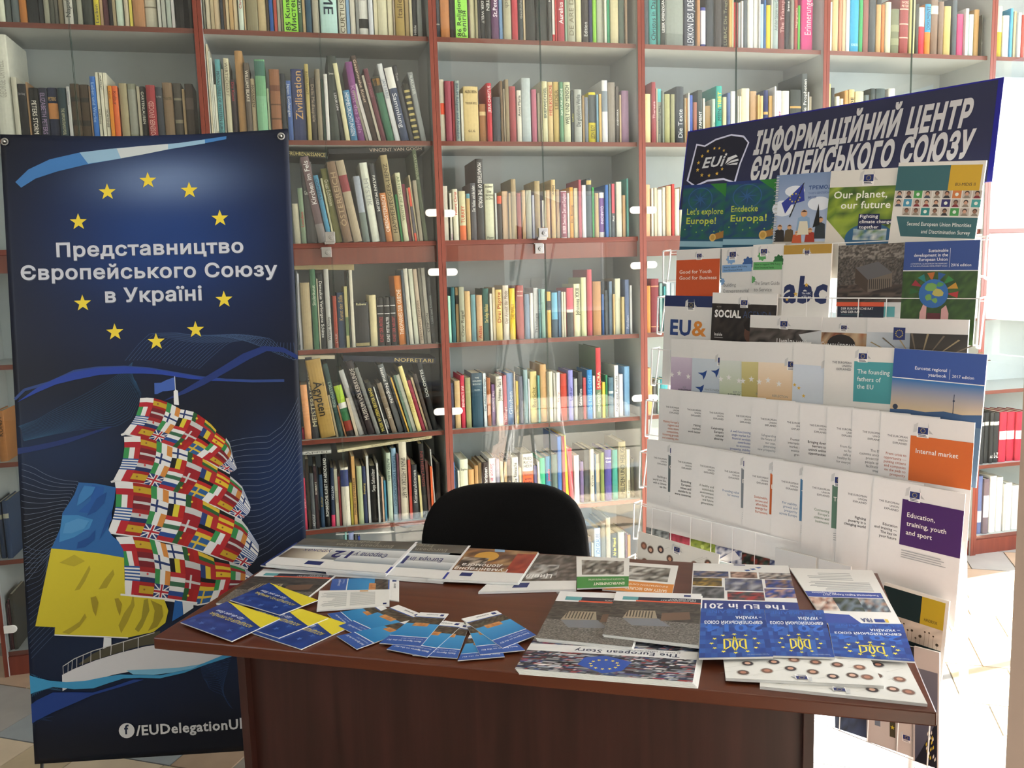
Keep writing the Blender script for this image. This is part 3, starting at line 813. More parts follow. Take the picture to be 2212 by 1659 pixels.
2E 1192 17 206 38 0 404860||
2E 1213 20 233 42 0 7c98a0||
2E 1234 7 193 43 0 dcdcdc||
2E 1245 30 223 47 0 d8c888||u~807440~0.3~0.9~Bericht
2E 1275 9 206 35 0 58a0a0||
2E 1289 29 251 46 0 c49c6c||
2E 1318 25 220 37 0 c8c4b0||
2E 1348 10 211 44 0 ccccc8||
2E 1358 17 214 34 0 dcdcd8||u~b04838~0.4~0.8~Sie hat
2E 1382 28 206 45 0 b03828||
2E 1413 22 220 37 0 8484c8||u~34347c~0.4~0.7~Luther
2E 1439 16 182 37 0 a4a8a8||
2E 1456 21 210 34 0 282c34||u~c8ccd0~0.3~0.65~Geheime Worte
2E 1480 15 184 39 0 a83c44||
2E 1499 25 217 39 0 1878c0||u~60b0e8~0.2~0.9~DIE NEUE SICHT
2E 1529 11 188 48 0 dcd8cc||
2E 1542 24 311 42 0 688064|0.41,1,b83038|u~e0d8b0~0.43~0.66~SACRA;u~c8d0b8~0.1~0.37~MONUMENTA
2E 1569 14 159 39 0 d4b840||
2E 1588 10 189 48 0 1c8058||
2E 1598 23 178 36 0 48687c|0.6,0.66,b0bcc0|
2E 1625 20 230 37 0 dcdce0||u~5c5c64~0.1~0.8~Angenieux Farwahle
2E 1651 19 188 47 0 ccccd4||
2E 1676 26 221 47 0 78a8d4||
2F 893 8 229 44 0 1f78c0||
2F 902 10 192 48 0 203c58||
2F 912 8 194 35 0 d4d0c4||
2F 924 36 238 47 0 d4d8c4||h~404038~0.8~0.84~Sophie
2F 960 25 192 44 0 c89c68||
2F 986 17 208 43 0 b48c5c||
2F 1004 15 217 46 0 8c7450||
2F 1019 27 220 35 0 2c1c1c||u~e8e8e8~0.5~0.9~Christen
2F 1048 30 235 37 0 dcdce0||d~c04068~0.3~0.9~Saison in Mekka
2F 1079 16 230 36 0 8888a0||
2F 1098 15 216 41 0 c8b898||
2F 1116 13 213 42 0 a88c60||
2F 1131 16 222 42 0 3c342c||u~b8a888~0.3~0.9~GALILEO
2F 1150 30 230 39 0 d8d8d4||u~404040~0.5~0.9~Die Römische
2F 1183 11 182 44 0 c8b090||
2F 1200 48 240 46 0 e4e0dc|0,0.68,e85c28|h~201c18~0.89~0.94~FRIED;h~201c18~0.82~0.87~RICH;h~201c18~0.75~0.8~HEER;h~401808~0.6~0.65~Gottes;h~401808~0.52~0.56~erste;h~401808~0.45~0.5~Liebe
2F 1251 14 185 45 0 545490||
2F 1265 9 204 35 0 c8c0b0||
2F 1276 23 218 36 0 28b088||
2F 1301 27 223 37 0 1878a8||u~e83c50~0.5~0.75~Jenseits
2F 1330 26 229 37 0 4c6460||
2F 1358 19 306 42 0 2868b8||
2F 1377 15 307 37 0 984048||
2F 1396 13 308 43 0.039 e8dc28||u~a89c20~0.4~0.9~Das Berliner Haus
2F 1409 21 250 39 0.028 c02c40||
2F 1432 24 216 39 0 dcdce0||
2F 1462 16 186 44 0 645484||
2F 1481 25 238 47 0 2c3438||
2F 1506 19 240 37 0 c8c4b4||u~505048~0.3~0.9~Kirche
2F 1528 6 215 39 0 305880||
2F 1536 19 213 48 0 a09c8c|0.4,0.8,d0b898|
2F 1555 17 220 37 0 6c7c30||
2F 1574 32 231 34 0 342c84||h~d8d4f0~0.82~0.86~Höre;h~d8d4f0~0.75~0.79~Gott
2F 1610 26 227 37 0 1c8478||
2F 1643 36 260 46 0 8c8460||u~3c3828~0.08~0.92~HELDEN UND HEILIGE
2F 1680 18 223 44 0 ccc8b4||u~606050~0.1~0.9~Ravenna
2F 1702 17 179 47 0 3c3c28||
2G 1476 11 204 41 0 6c2838||u~d8b8b8~0.5~0.95~KUNST
2G 1487 17 205 35 0 202c50||
2G 1506 10 174 38 0 d4cca8||
2G 1522 31 238 44 0 a0b8dc||u~5878a8~0.5~0.9~ICH GLAUBE
2G 1553 21 261 39 0 686c68||
2G 1575 22 283 36 0 a8a090||
2G 1600 28 208 39 0 2c3028||u~d8d040~0.5~0.9~Auf den Widerruf
2G 1634 32 209 40 0 ccccb0||
2G 1667 10 203 39 0 5c2c3c||
2G 1679 14 192 40 0 e08830||
3A 1774 28 242 36 0 3c4850||
3A 1808 35 284 45 0 48a8a8||u~1c3c44~0.08~0.8~Christus in Dachau
3A 1843 13 247 40 0 308078||
3A 1857 21 273 38 0 2a302e||u~e8e8e8~0.2~0.8~LESER GRENZGÄNGER
3A 1883 82 269 47 0 7c8480|0.2,0.8,8c9490|
3A 1971 52 272 48 0 3c4458||u~c8ccd8~0.03~0.98~LEXIKON DES JUDENTUMS
3A 2023 16 277 37 0 b08058||
3A 2043 24 165 42 0 30388c|0.08,0.92,d8d8e8|
3A 2069 38 283 42 0 303844||
3A 2107 32 266 34 0 343034||
3A 2146 27 248 45 0 302c30||u~8c8c70~0.05~0.95~LUBAC Die Tragödie
3A 2173 14 251 35 0 c8a060||
3A 2189 7 266 38 0 d8d8a8||
3A 2198 18 191 38 0 c03038||
3A 2221 11 191 43 0 b8c8cc||
3A 2232 9 197 36 0 dcdcdc||
3A 2244 18 281 39 0 505860||
3A 2265 29 298 42 0 dcdcd8||
3A 2298 21 255 47 0 e0e0dc||
3A 2319 7 272 39 0 dcdcdc||
3A 2329 13 190 42 0 a8d0e4||
3A 2342 10 292 39 0 205ca0||
3A 2352 22 185 37 0 d8b828||
3A 2378 8 247 41 0 ccccc0||
3A 2390 27 276 46 0 a0b0b0||u~606c70~0.3~0.9~Auf den Spuren von Christus
3A 2420 31 249 48 0 702830||u~c09090~0.3~0.9~The Triumph
3A 2452 20 276 44 0 20242c||u~e0e0e0~0.6~0.9~Irene Brin
3A 2472 15 289 35 0 8c8880||
3A 2496 16 245 46 0 a03c3c||u~d8c0a0~0.4~0.95~Hagiographie
3A 2513 11 193 47 0 50a830||
3A 2531 57 276 45 0 d02c80||u~f0b0d0~0.25~0.85~Erinnerungen
3B 1770 9 240 42 0 d8d0a0||
3B 1779 30 203 38 0 d8c898||
3B 1811 20 252 35 0 903440||u~e0a8b0~0.4~0.95~Theresia
3B 1835 6 228 41 0 c8b8a0||
3B 1843 18 227 46 0 8c948c|0.76,1,5cc0c8|d~34383c~0.08~0.7~The Proposition
3B 1861 9 218 37 0 808880||
3B 1873 27 205 41 0 a0a070||
3B 1901 19 204 38 0 90906c||
3B 1928 37 238 44 0 303844||u~c0c4cc~0.1~0.6~Die Texte
3B 1969 6 191 47 0 b8a888||
3B 1975 7 191 46 0 c89458||
3B 1982 7 211 38 0 dcd8d0||
3B 1990 15 202 40 0 3858b0||
3B 2005 17 172 34 0 985c4c||
3B 2028 23 224 41 0 303c3c||u~e8e8e8~0.15~0.6~TESTAMENT
3B 2055 10 191 46 0 ddd8c8||
3B 2066 28 160 46 0 a0845c||
3B 2094 15 187 35 0 b0c8bc||u~506c64~0.1~0.8~Philosophie
3B 2115 29 243 40 0 18a098||u~e8d838~0.62~0.9~TIBET;u~104844~0.4~0.6~MEIN
3B 2145 18 196 35 0 c8c8a0||
3B 2168 15 215 40 0 506498||
3B 2189 29 224 47 0 dcdcd8||
3B 2218 6 202 38 0 ccccc8||
3B 2230 9 203 46 0 ccccb8||
3B 2241 40 237 47 0 dcd4b8||
3B 2283 31 226 45 0 b49474||
3B 2314 10 209 37 0 c8a870||
3B 2331 16 207 47 0 d0b07c||
3B 2349 23 231 47 0 202c64|0.3,0.35,c8a060;0.55,0.6,c8a060|
3B 2375 19 208 48 0 c8a874||
3B 2394 9 245 34 0 dcdce0||
3B 2405 25 228 34 0 e0dce0||u~b03878~0.3~0.95~ebener
3B 2434 37 229 38 0 d4d4c8||
3B 2477 56 235 41 0 3c4244|0.66,0.7,b89458|
3B 2534 27 305 40 0 50585c||u~e8e8e8~0.4~0.92~Die Propheten
3B 2561 6 225 35 0 dcdcdc||
3B 2572 13 207 43 0 b0a898||
3C 1773 32 221 43 0 e0a880||
3C 1809 11 205 43 0 d8d8cc||
3C 1822 13 207 41 0 d8c8b0||
3C 1837 22 199 42 0 e0dcd0||
3C 1862 15 209 44 0 e4e0d8||
3C 1877 22 214 35 0 d8b890||
3C 1904 13 222 40 0 c83c3c||
3C 1917 22 202 36 0 d8d4c8||
3C 1941 22 209 35 0 e0d8c0||
3D 1770 13 240 45 0 d8ccb0||
3D 1783 18 206 39 0 d0843c||
3D 1803 38 236 39 0 7c2c38|0.85,0.87,c89070;0.1,0.12,c89070|
3D 1842 14 216 38 0 80a0a0||
3D 1864 10 201 42 0 48a0a8||
3D 1874 19 218 36 0 b8d0d8||
3D 1898 16 214 43 0 a8b0b8||
3E 1770 35 208 35 0 d8a068||
3E 1813 17 149 47 0 686c70||
3E 1830 12 154 36 0 a0b8b8||
3E 1849 38 154 45 0 48a0ac|0.4,0.6,c8d4d4|
4A 2661 22 213 42 0 e0dccc||
4A 2684 28 258 40 0 d8b884||
4A 2714 15 286 39 0 c88464||
4A 2732 18 272 41 0 d8b490||
4A 2750 18 277 37 0 dcdcdc||
4A 2770 44 269 36 0 1898c8||h~b0dcec~0.1~0.14~KINDEL
4A 2820 19 273 43 0 289c58||
4A 2840 29 274 42 0 885048||
4A 2869 33 297 37 0 3c4044||
4A 2909 26 284 44 0 c09860|0.75,0.85,2c2c28|
4A 2939 16 215 47 0 c87838||
4A 2955 29 225 40 0 d0ccb0||
4A 2984 42 196 39 0 707458|0.2,0.35,8c9070;0.5,0.65,8c9070|
4A 3028 46 259 38 0 903838|0.5,0.52,e0a898;0.27,0.29,e0a898;0.75,0.77,e0a898|h~e0b8a8~0.85~0.89~SWORD;h~e0b8a8~0.79~0.83~PETER
4A 3080 30 259 38 0 ccc888||
4A 3111 16 222 37 0 3c3c34||
4A 3131 30 209 41 0 dcdcdc|0,0.6,d02840|
4A 3161 31 224 38 0 d88030|0.45,1,3898c8|u~203c50~0.5~0.95~DOKUMENTE
4A 3194 38 280 39 0 806858|0.65,0.78,d8ccb8|
4A 3234 28 238 38 0 846c5c||
4A 3270 38 222 46 0 c8b070||
4A 3314 26 260 45 0 505860||
4A 3342 36 190 46 0 c84c7c||
4A 3378 18 213 36 0 dcdcdc||
4A 3397 26 187 35 0 bcd0cc||
4A 3436 29 214 48 0 c09864||
4A 3465 6 187 34 0 50504c||u~e0e0e0~0.3~0.9~KEO
4B 2660 16 262 34 0 ccc888||
4B 2686 18 248 46 0 40444c||
4B 2704 18 209 34 0 d8d8d0||
4B 2730 17 201 43 0 c8c0b0||
4B 2753 19 237 42 0 c89860||
4B 2772 29 241 37 0 d0b480||u~403820~0.3~0.9~GRENADE
4B 2805 44 233 37 0 ccc8a0||
4B 2864 21 221 48 0 6c7880||
4B 2885 25 248 40 0 303c40||
4B 2911 50 248 37 0 38484c||
4B 2980 36 250 40 0 ccccc8||
5A 3557 33 233 44 0 d8d0b0|0,0.5,b8a030|
5A 3590 35 191 38 0 e0e0dc||
5A 3625 15 223 35 0 58a0cc||
5A 3654 16 213 45 0 c8b898||
5A 3670 19 206 35 0 dcdcdc||
5A 3691 18 196 35 0 b85048||
5F 3553 22 260 34 0 24282c|0.75,0.82,c8c8c8|
5F 3590 25 258 48 0 24282c|0.75,0.82,c8c8c8|
5F 3615 21 258 40 0 24282c|0.75,0.82,c8c8c8|h~e0e0e0~0.1~0.2~A-K
5F 3642 31 255 44 0 24282c|0.75,0.82,c8c8c8|h~e0e0e0~0.1~0.2~L-Z
5F 3676 42 255 42 0 b82440|0.45,0.62,ecdce0|
5F 3726 45 251 48 0 b82440|0.45,0.62,ecdce0|
5F 3771 39 250 39 0 b82440|0.45,0.62,ecdce0|
5F 3813 51 246 39 0 b82440|0.45,0.62,ecdce0|
5G 3562 28 298 44 0 5c6ca0|0.2,0.4,c8c8d8|
5G 3590 33 284 34 0 70606c|0.3,0.7,d0ccd8|
5G 3631 39 293 39 0 e0e0e0||
5G 3678 37 283 45 0 e0e0dc||
5G 3715 14 246 42 0 c8c8c8||
5G 3731 37 250 41 0 e0e0e0||
5G 3776 54 230 47 0 dcdcdc||'''
def cname(h):
    import colorsys
    r, g, b = [int(h[i:i + 2], 16) / 255 for i in (0, 2, 4)]; hh, l, s = colorsys.rgb_to_hls(r, g, b); hh *= 360
    if l < .14: return 'black'
    if s < .13: return 'charcoal' if l < .33 else 'grey' if l < .62 else 'pale grey' if l < .78 else 'white'
    if hh < 18 or hh > 340: n = ('maroon' if l < .33 else 'red' if s > .45 else 'brick red') if l < .62 else 'pink'
    elif hh < 45: n = 'dark brown' if l < .25 else ('orange' if s > .6 else 'brown') if l < .56 else 'tan' if l < .72 else 'cream'
    elif hh < 70: n = 'olive' if l < .45 else ('yellow' if s > .5 and l < .7 else 'beige') if l < .74 else 'ivory'
    elif hh < 165: n = 'dark green' if l < .3 else 'green' if s > .25 else 'grey green'
    elif hh < 200: n = 'dark teal' if l < .3 else 'teal' if l < .6 else 'pale teal'
    elif hh < 255: n = 'navy' if l < .32 else 'blue' if l < .62 else 'light blue'
    elif hh < 300: n = 'dark purple' if l < .32 else 'purple' if l < .6 else 'lilac'
    else: n = 'plum' if l < .4 else 'magenta'
    return n
ORD = 'first second third fourth fifth sixth seventh eighth ninth tenth eleventh twelfth thirteenth fourteenth fifteenth sixteenth seventeenth eighteenth nineteenth twentieth'.split()
def ordn(i):
    if i < 20: return ORD[i]
    if (i + 1) % 10 == 0: return {30: 'thirtieth', 40: 'fortieth', 50: 'fiftieth'}[i + 1]
    return ('twenty', 'thirty', 'forty')[(i + 1) // 10 - 2] + '-' + ORD[(i + 1) % 10 - 1]
SN = dict(A='top', B='second', C='third', D='fourth', E='fifth', F='sixth', G='bottom')
BN = ['banner bookcase', 'bookcase beside banner', 'bookcase behind chair', 'bookcase behind rack', 'bookcase beyond rack', 'end bookcase']
SAFE = {'Zivilisation', 'MEISTERWERKE', 'Ägypten', 'DOLOMITES', 'Kirchen im Fels', 'ÖSTERREICH', 'PATAN MUSEUM', 'HEILKUNDE', 'NATURKUNDE', 'LIEDER', 'BRIEFWECHSEL', 'Erinnerungen', 'MONASTERIES OF THE WORLD', 'Drei Päpste', 'SPAIN A HISTORY IN ART', 'HELDEN UND HEILIGE', 'Nepal', 'Italien', 'Situlenkunst'}
def spine_text(t, bold=0):
    return glyphs(t, bold)
bcount = {}; prev_book = [None, '']
for row in BOOKS.strip().split('\n'):
    a, bands, texts = row.split('|'); f = a.split()
    bay = int(f[0][0]); sh = f[0][1]; X, w, h, Y = [int(q) / 1000 for q in f[1:5]]; lean = float(f[5]); col = f[6].rstrip('$'); sign = f[6].endswith('$')
    i = bcount[(bay, sh)] = bcount.get((bay, sh), -1) + 1
    z = ZS[sh]; w = max(w - .0008, .005)
    rr = random.Random(int(f[1]) * 7 + bay); soft = w < .014
    dep = min(.28, h * (.66 + .1 * rr.random())) if not sign else .012
    bulge = 0 if (soft or sign) else min(.004, w * .12); t = .0012 if soft else .0026
    t = min(t, w * .3)
    spine = [(0, dep), (0, .002 + bulge)] + [(w * q, bulge * (1 - math.sin(math.pi * q)) ) for q in (.08, .3, .5, .7, .92)] + [(w, .002 + bulge), (w, dep)]
    mb = MB(); c = lin(col)
    if sign: mb.prism([(0, 0), (w, 0), (w, dep), (0, dep)], 0, h, c, axis=2)
    else:
        inner = [(w - t, dep), (w - t, .005 + bulge), (t, .005 + bulge), (t, dep)]
        mb.prism(spine + inner, 0, h, c, axis=2)
    for bd in [q for q in bands.split(';') if q]:
        s0, s1, bc = bd.split(','); mb.prism([(0, .004)] + [(px, py - .0004) for px, py in spine[1:-1]] + [(w, .004)] if not sign else [(0, 0), (w, 0), (w, .002)], float(s0) * h, float(s1) * h, lin(bc), axis=2)
    kind = 'paper_sign' if sign else ('paperback_book' if soft else 'marked_hardback_book' if (bands or texts) else 'hardback_book')
    if sh in 'FG' and bay == 5: kind = 'ring_binder'
    o = mb.build(kind, M_BOOK)
    o.location = (X, Y, z + .0005); o.rotation_euler = (0, -lean, 0)
    if not sign:
        MB().box(t, .005 + bulge, .003, w - t, dep - .003, h - (.001 if soft else .004)).build('page_block', M_PAGES, o)
    tv = []; tf = []; tcol = []; title = ''
    for tx in [q for q in texts.split(';') if q]:
        m_, tc_, s0, s1, body = tx.split('~'); s0 = float(s0) * h; s1 = float(s1) * h
        if body in SAFE: title = body
        parts = [body]
        if sign: parts = {'85 Kunst': ['85 Kunst', 'Мистецтво'], '86 Religion': ['86 Religion', 'Релігія']}[body]
        for pi, bod in enumerate(parts):
            v_, f_, tw = glyphs(bod, .01); L = s1 - s0; b0 = len(tv)
            if m_ == 'h':
                cap = s1 - s0; sx = w * .8 / tw; sy = min(cap / CAPH, sx * 2.2); sx = min(sx, sy)
                tv += [(w / 2 - tw * sx / 2 + p[0] * sx, -.0012, s0 + p[1] * sy) for p in v_]
            else:
                cap = w * (.55 if len(parts) == 1 else .34); sy = cap / CAPH; sx = L / tw; sx = min(max(sx, sy * .4), sy * 1.3)
                if sx * tw > L * 1.02: sx = L / tw; sy = min(sy, sx * 2)
                cap = sy * CAPH; cxx = w / 2 if len(parts) == 1 else w * (.28 + .42 * pi)
                if m_ == 'u': tv += [(cxx + cap / 2 - p[1] * sy, -.0012, s0 + p[0] * sx) for p in v_]
                else: tv += [(cxx - cap / 2 + p[1] * sy, -.0012, s1 - p[0] * sx) for p in v_]
            tf += [tuple(b0 + k for k in q) for q in f_]; tcol += [lin(tc_)] * len(f_)
    if tf:
        me = bpy.data.meshes.new('lettering'); me.from_pydata(tv, [], tf); paint(me, tcol); me.materials.append(M_BOOK); link('lettering', me, o)
    if sign:
        tag(o, 'bright green section sign lettered %s on the top shelf of %s' % (('85 Kunst' if bay == 1 else '86 Religion'), BN[bay]), 'sign'); continue
    size = ('big ' if h > .29 else 'tall ' if h > .25 else 'small ' if h < .19 else '') + ('thick ' if w > .034 else 'thin ' if w < .014 else '')
    cn = cname(col); lb = size + cn + (' binder' if kind == 'ring_binder' else ' book')
    if title and len(title.split()) < 4: lb += ' titled ' + title
    elif lean > .06: lb += ' leaning'
    tail = ', %s from left, %s shelf, %s' % (ordn(i), SN[sh], BN[bay])
    if prev_book[0] == (bay, sh) and len((lb + tail).split()) + len(prev_book[1].split()) + 2 <= 15: lb += ' beside %s one' % prev_book[1]
    prev_book[:] = [(bay, sh), cn]; lb += tail
    tag(o, lb, 'book' if kind != 'ring_binder' else 'binder', 'books on the %s shelf, %s' % (SN[sh], BN[bay]))
HBL = ['worn black art book lying across leaning books, third shelf beside banner', 'dark book lying half behind the banner, third shelf', 'long tan slab-like book lying on upright books, fourth shelf', 'cream book lying flat beside the banner edge, fifth shelf', 'navy book with gold capitals lying across books, fifth shelf', 'white folder lying flat beside the banner, sixth shelf', 'thin cream book balanced slanting over upright books, sixth shelf', 'thin white sheet jutting out under the sixth shelf beside banner']
for (s, xa, za, xb, zb, th, col, tc_, tx, t0), lbl in zip([["C",448,1982,828,1996,20,"26282c","c0b0a0","VINCENT VAN GOGH",0.42],["C",197,1981,442,1970,23,"24241f","c8b878","FRÜHRENAISSANCE",0.4],["D",191,1542,524,1530,23,"a89870","","",0.0],["E",173,1177,428,1166,15,"d0c8b0","","",0],["E",461,1164,841,1133,24,"161f34","c8b478","NOFRETARI",0.55],["F",195,779,392,777,13,"c8c8c4","606060","KAPPEL",0.35],["F",416,775,809,805,11,"cfc8a8","807858","FRÜHCHRISTLICHE UND MITTELALTERLICHE MALEREI",0.35],["G",391,421,633,408,5,"e4e4e4","","",0]], HBL):
    L = math.hypot(xb - xa, zb - za) / 1000; th = th / 1000; ang = math.atan2(zb - za, xb - xa)
    mb = MB().box(0, 0, -th, L, .2, -th + min(.002, th * .3), lin(col)).box(0, 0, -min(.002, th * .3), L, .2, 0, lin(col)).box(0, 0, -th + min(.002, th * .3), L, .003, -min(.002, th * .3), lin(col))
    o = mb.build('hardback_book', M_BOOK); o.location = (xa / 1000, .05, za / 1000); o.rotation_euler = (0, -ang, 0)
    MB().box(.004, .003, -th + .002, L - .004, .196, -.002).build('page_block', M_PAGES, o) if th > .008 else None
    if tx:
        v_, f_, tw = glyphs(tx, .0); sy = th * .62 / CAPH; sx = L * (.97 - t0) / tw
        me = bpy.data.meshes.new('lettering'); me.from_pydata([(L * t0 + p[0] * sx, -.0005, -th * .8 + p[1] * sy) for p in v_], [], f_); paint(me, [lin(tc_)] * len(f_)); me.materials.append(M_BOOK); link('lettering', me, o)
    tag(o, lbl, 'book', 'books lying flat on other books')

# ------------------------------------------------------------------ printed designs
def eut(a, c):
    x = .31 if c in PANEL_FULL else .36
    for i, t in enumerate(('THE EUROPEAN', 'UNION', 'EXPLAINED')): a.T('484c54', t, x, .82 - i * .026, .24, .0155, .012, 0, 'r')
PANEL_FULL = ('x9', 'y8')
EXPL = dict(
    x0=(['Making Europe\'s', 'regions and', 'cities more', 'competitive,', 'fostering growth', 'and creating jobs'], 'c86838'), x1=(['Making', 'markets', 'work better'], '404448'),
    x2=(['Celebrating', 'Europe\'s', 'cultural', 'diversity'], '303438'), x3=(['A well-functioning', 'single market for', 'financial services', 'contributes', 'to economic', 'prosperity, stability', 'and growth'], '5870b0'),
    x4=(['Safeguarding', 'the future of', 'our seas,', 'generating', 'new prosperity'], '9098a0'), x5=(['Promoting', 'international', 'market and', 'economic', 'growth'], '686c70'),
    x6=(['Bringing down', 'barriers to', 'unlock online', 'opportunities'], '202428'), x7=(['From farm', 'to fork:', 'safe and', 'healthy food', 'for everyone'], '808488'),
    x8=(['The EU', 'customs union:', 'protecting', 'people and', 'facilitating', 'trade'], '707478'), x9=(['From crisis to', 'opportunity —', 'putting citizens', 'and companies', 'on the path to', 'prosperity'], 'b06048'),
    y0=(['Building a', 'world we like,', 'with a climate', 'we like'], '404448'), y1=(['Extending', 'European', 'values and', 'standards to', 'more countries'], '303438'),
    y2=(['A healthy and', 'sustainable', 'environment', 'for present', 'and future', 'generations'], '586058'), y3=(['Providing value', 'for money'], '6080a8'),
    y4=(['Sustainable,', 'secure and', 'affordable', 'energy for', 'Europeans'], 'c06038'), y5=(['For stability,', 'growth and', 'prosperity', 'across Europe'], '6484a8'),
    y6=(['Connecting', 'Europe\'s', 'citizens and', 'businesses'], '608068'), y7=(['Fighting', 'poverty in a', 'changing world'], '202428'), y8=(['Education', 'and training —', 'The key to', 'your future'], '303438'))
PHOTO = dict(y0=['5c6468', '8c9498', '1c2024', '788084'], y1=['8c2038', '6c1428', '9c3048'], y2=['6c7c28', '4c6018', '8c9c40'], y3=['34406c', 'd8d8e0', '3c4878', 'c8ccd8'], y4=['182420', '0c1410', '405048', '803830'], y5=['20305c', 'c8ccd4'])
PANEL = dict(x9=('d06828', ['Internal market']), y8=('441c60', ['Education,', 'training, youth', 'and sport']), y6=('587868', ['Transport']), y4=('c06030', ['Energy']), y5=('4878a0', ['The economic']), y3=('808890', ['Budget']), y0=('606c70', ['Climate action']))
def council(a, lines, de=True):
    a.R('d8d8da', 0, 0, 1, 1); a.N(['4c4844', '383432', '605c58', '2c2826', '6c645c', '48423e'], 0, .4, 1, 1, 60, 44, 5, True); a.N(['8c8680', '58524c', '3c3835'], 0, .84, 1, 1, 60, 12, 6, True, 2); a.N(['5c5048', '443834', '262220'], .0, .4, 1, .58, 26, 10, 8, True, 3)
    a.P('5c5c60', [(.28, .76), (.62, .82), (.84, .7), (.48, .63)]); a.P('443830', [(.28, .76), (.48, .63), (.48, .5), (.28, .6)]); a.P('6c6258', [(.48, .63), (.84, .7), (.84, .56), (.48, .5)])
    a.l += 1
    for i in range(11): a.R('302a26', .5 + i * .03, .535, .512 + i * .03, .64, True)
    a.R('1c2438', .02, .24, .74, .355); a.R('d85838', 0, .355, .74, .4); a.R('58a0a8', .74, .25, .9, .355)
    a.T('e4e4e4', lines[0], .08, .32, .5, .024, .012); a.T('e4e4e4', lines[1], .08, .285, .3, .024, .012); a.R('2c5058', .08, .262, .42, .27)
def figures(a):
    a.R('3058a8', 0, 0, 1, 1); a.G('48a0d8', '1c78b8', 0, .16, 1, .76); a.N(['3c2c24', '5c4838', '241c1c', '6c6858'], 0, .16, 1, .36, 16, 6, 3); a.N(['c08048', 'd09458', 'a86c40'], .3, .34, .75, .44, 8, 3, 4)
    a.R('ececec', 0, 0, 1, .14); a.R('e4e8f0', 0, .755, 1, .77); a.T('e4e8f4', 'Basic figures on the EU', .08, .87, .84, .035, .01); a.T('c8d4ec', 'Fourth quarter 2017', .08, .81, .55, .025)
    a.T('404858', 'eurostat', .3, .05, .4, .04, .01); a.R('24387c', .1, .04, .22, .1)
def network(a, top=True):
    a.R('dcdcd8', 0, 0, 1, 1); rr = random.Random(5); a.l += 1
    for i in range(16):
        x, y = rr.random() * .9 + .03, rr.random() * .7 + .15; a.P('a8a8a0', [(x, y), (x + .12, y + .1), (x + .122, y + .098), (x + .003, y)], 1, True)
    for i, (x, y) in enumerate([(.08, .8), (.17, .77), (.3, .82), (.42, .72), (.56, .65), (.72, .74), (.88, .82), (.1, .55), (.24, .5), (.38, .45), (.52, .4), (.66, .48), (.84, .55), (.2, .25), (.45, .2), (.7, .22), (.9, .3)]):
        a.D('b8b8b4', x, y, .045); a.D(rr.choice(['5c4840', '7c5c50', '40383c']), x, y, .038); a.D(rr.choice(['c89880', 'b07c68', 'd0a894']), x, y - .004, .02); a.l -= 2
    a.l += 3; a.eu(.47, .86, .07)
def ukr(a):
    a.N(['1c4090', '24509c', '183880', '2c5cac', '1c4494'], 0, 0, 1, 1, 12, 12, 9, False)
    a.T('3068c4', '2014', .08, .36, .84, .14, .03, 0, 'f'); a.l += 1
    for i in range(12): t = i * math.pi / 6; a.S('e8d84c', .5 + .33 * math.cos(t), .74 + .18 * math.sin(t), .042, 0, True)
    a.l += 1
    for st_ in ([(.35, .86), (.35, .66), (.65, .66), (.65, .86)], [(.35, .86), (.43, .8), (.43, .7), (.37, .66)], [(.65, .86), (.57, .8), (.57, .7), (.63, .66)], [(.5, .88), (.465, .8), (.48, .7), (.5, .6), (.52, .7), (.535, .8), (.5, .88)]):
        for (xa, ya), (xb, yb) in zip(st_, st_[1:]):
            dx, dy = (xb - xa) * a.W, (yb - ya) * a.H; L = math.hypot(dx, dy); nx, ny = -dy / L * .0016 / a.W, dx / L * .0016 / a.H
            a.P('e8d84c', [(xa + nx, ya + ny), (xb + nx, yb + ny), (xb - nx, yb - ny), (xa - nx, ya - ny)], 1, True)
    a.T('2c60b8', 'EU – UKRAINE', .06, .04, .84, .07, .02, 0, 'f'); a.T('e8ecf4', 'ЄВРОПЕЙСЬКИЙ СОЮЗ', .06, .28, .88, .06, .02, 0, 'f'); a.T('e8ecf4', '– УКРАЇНА', .06, .17, .4, .06, .02, 0, 'f')
    a.T('a8b8d8', 'Представництво ЄС', .05, .95, .3, .02)
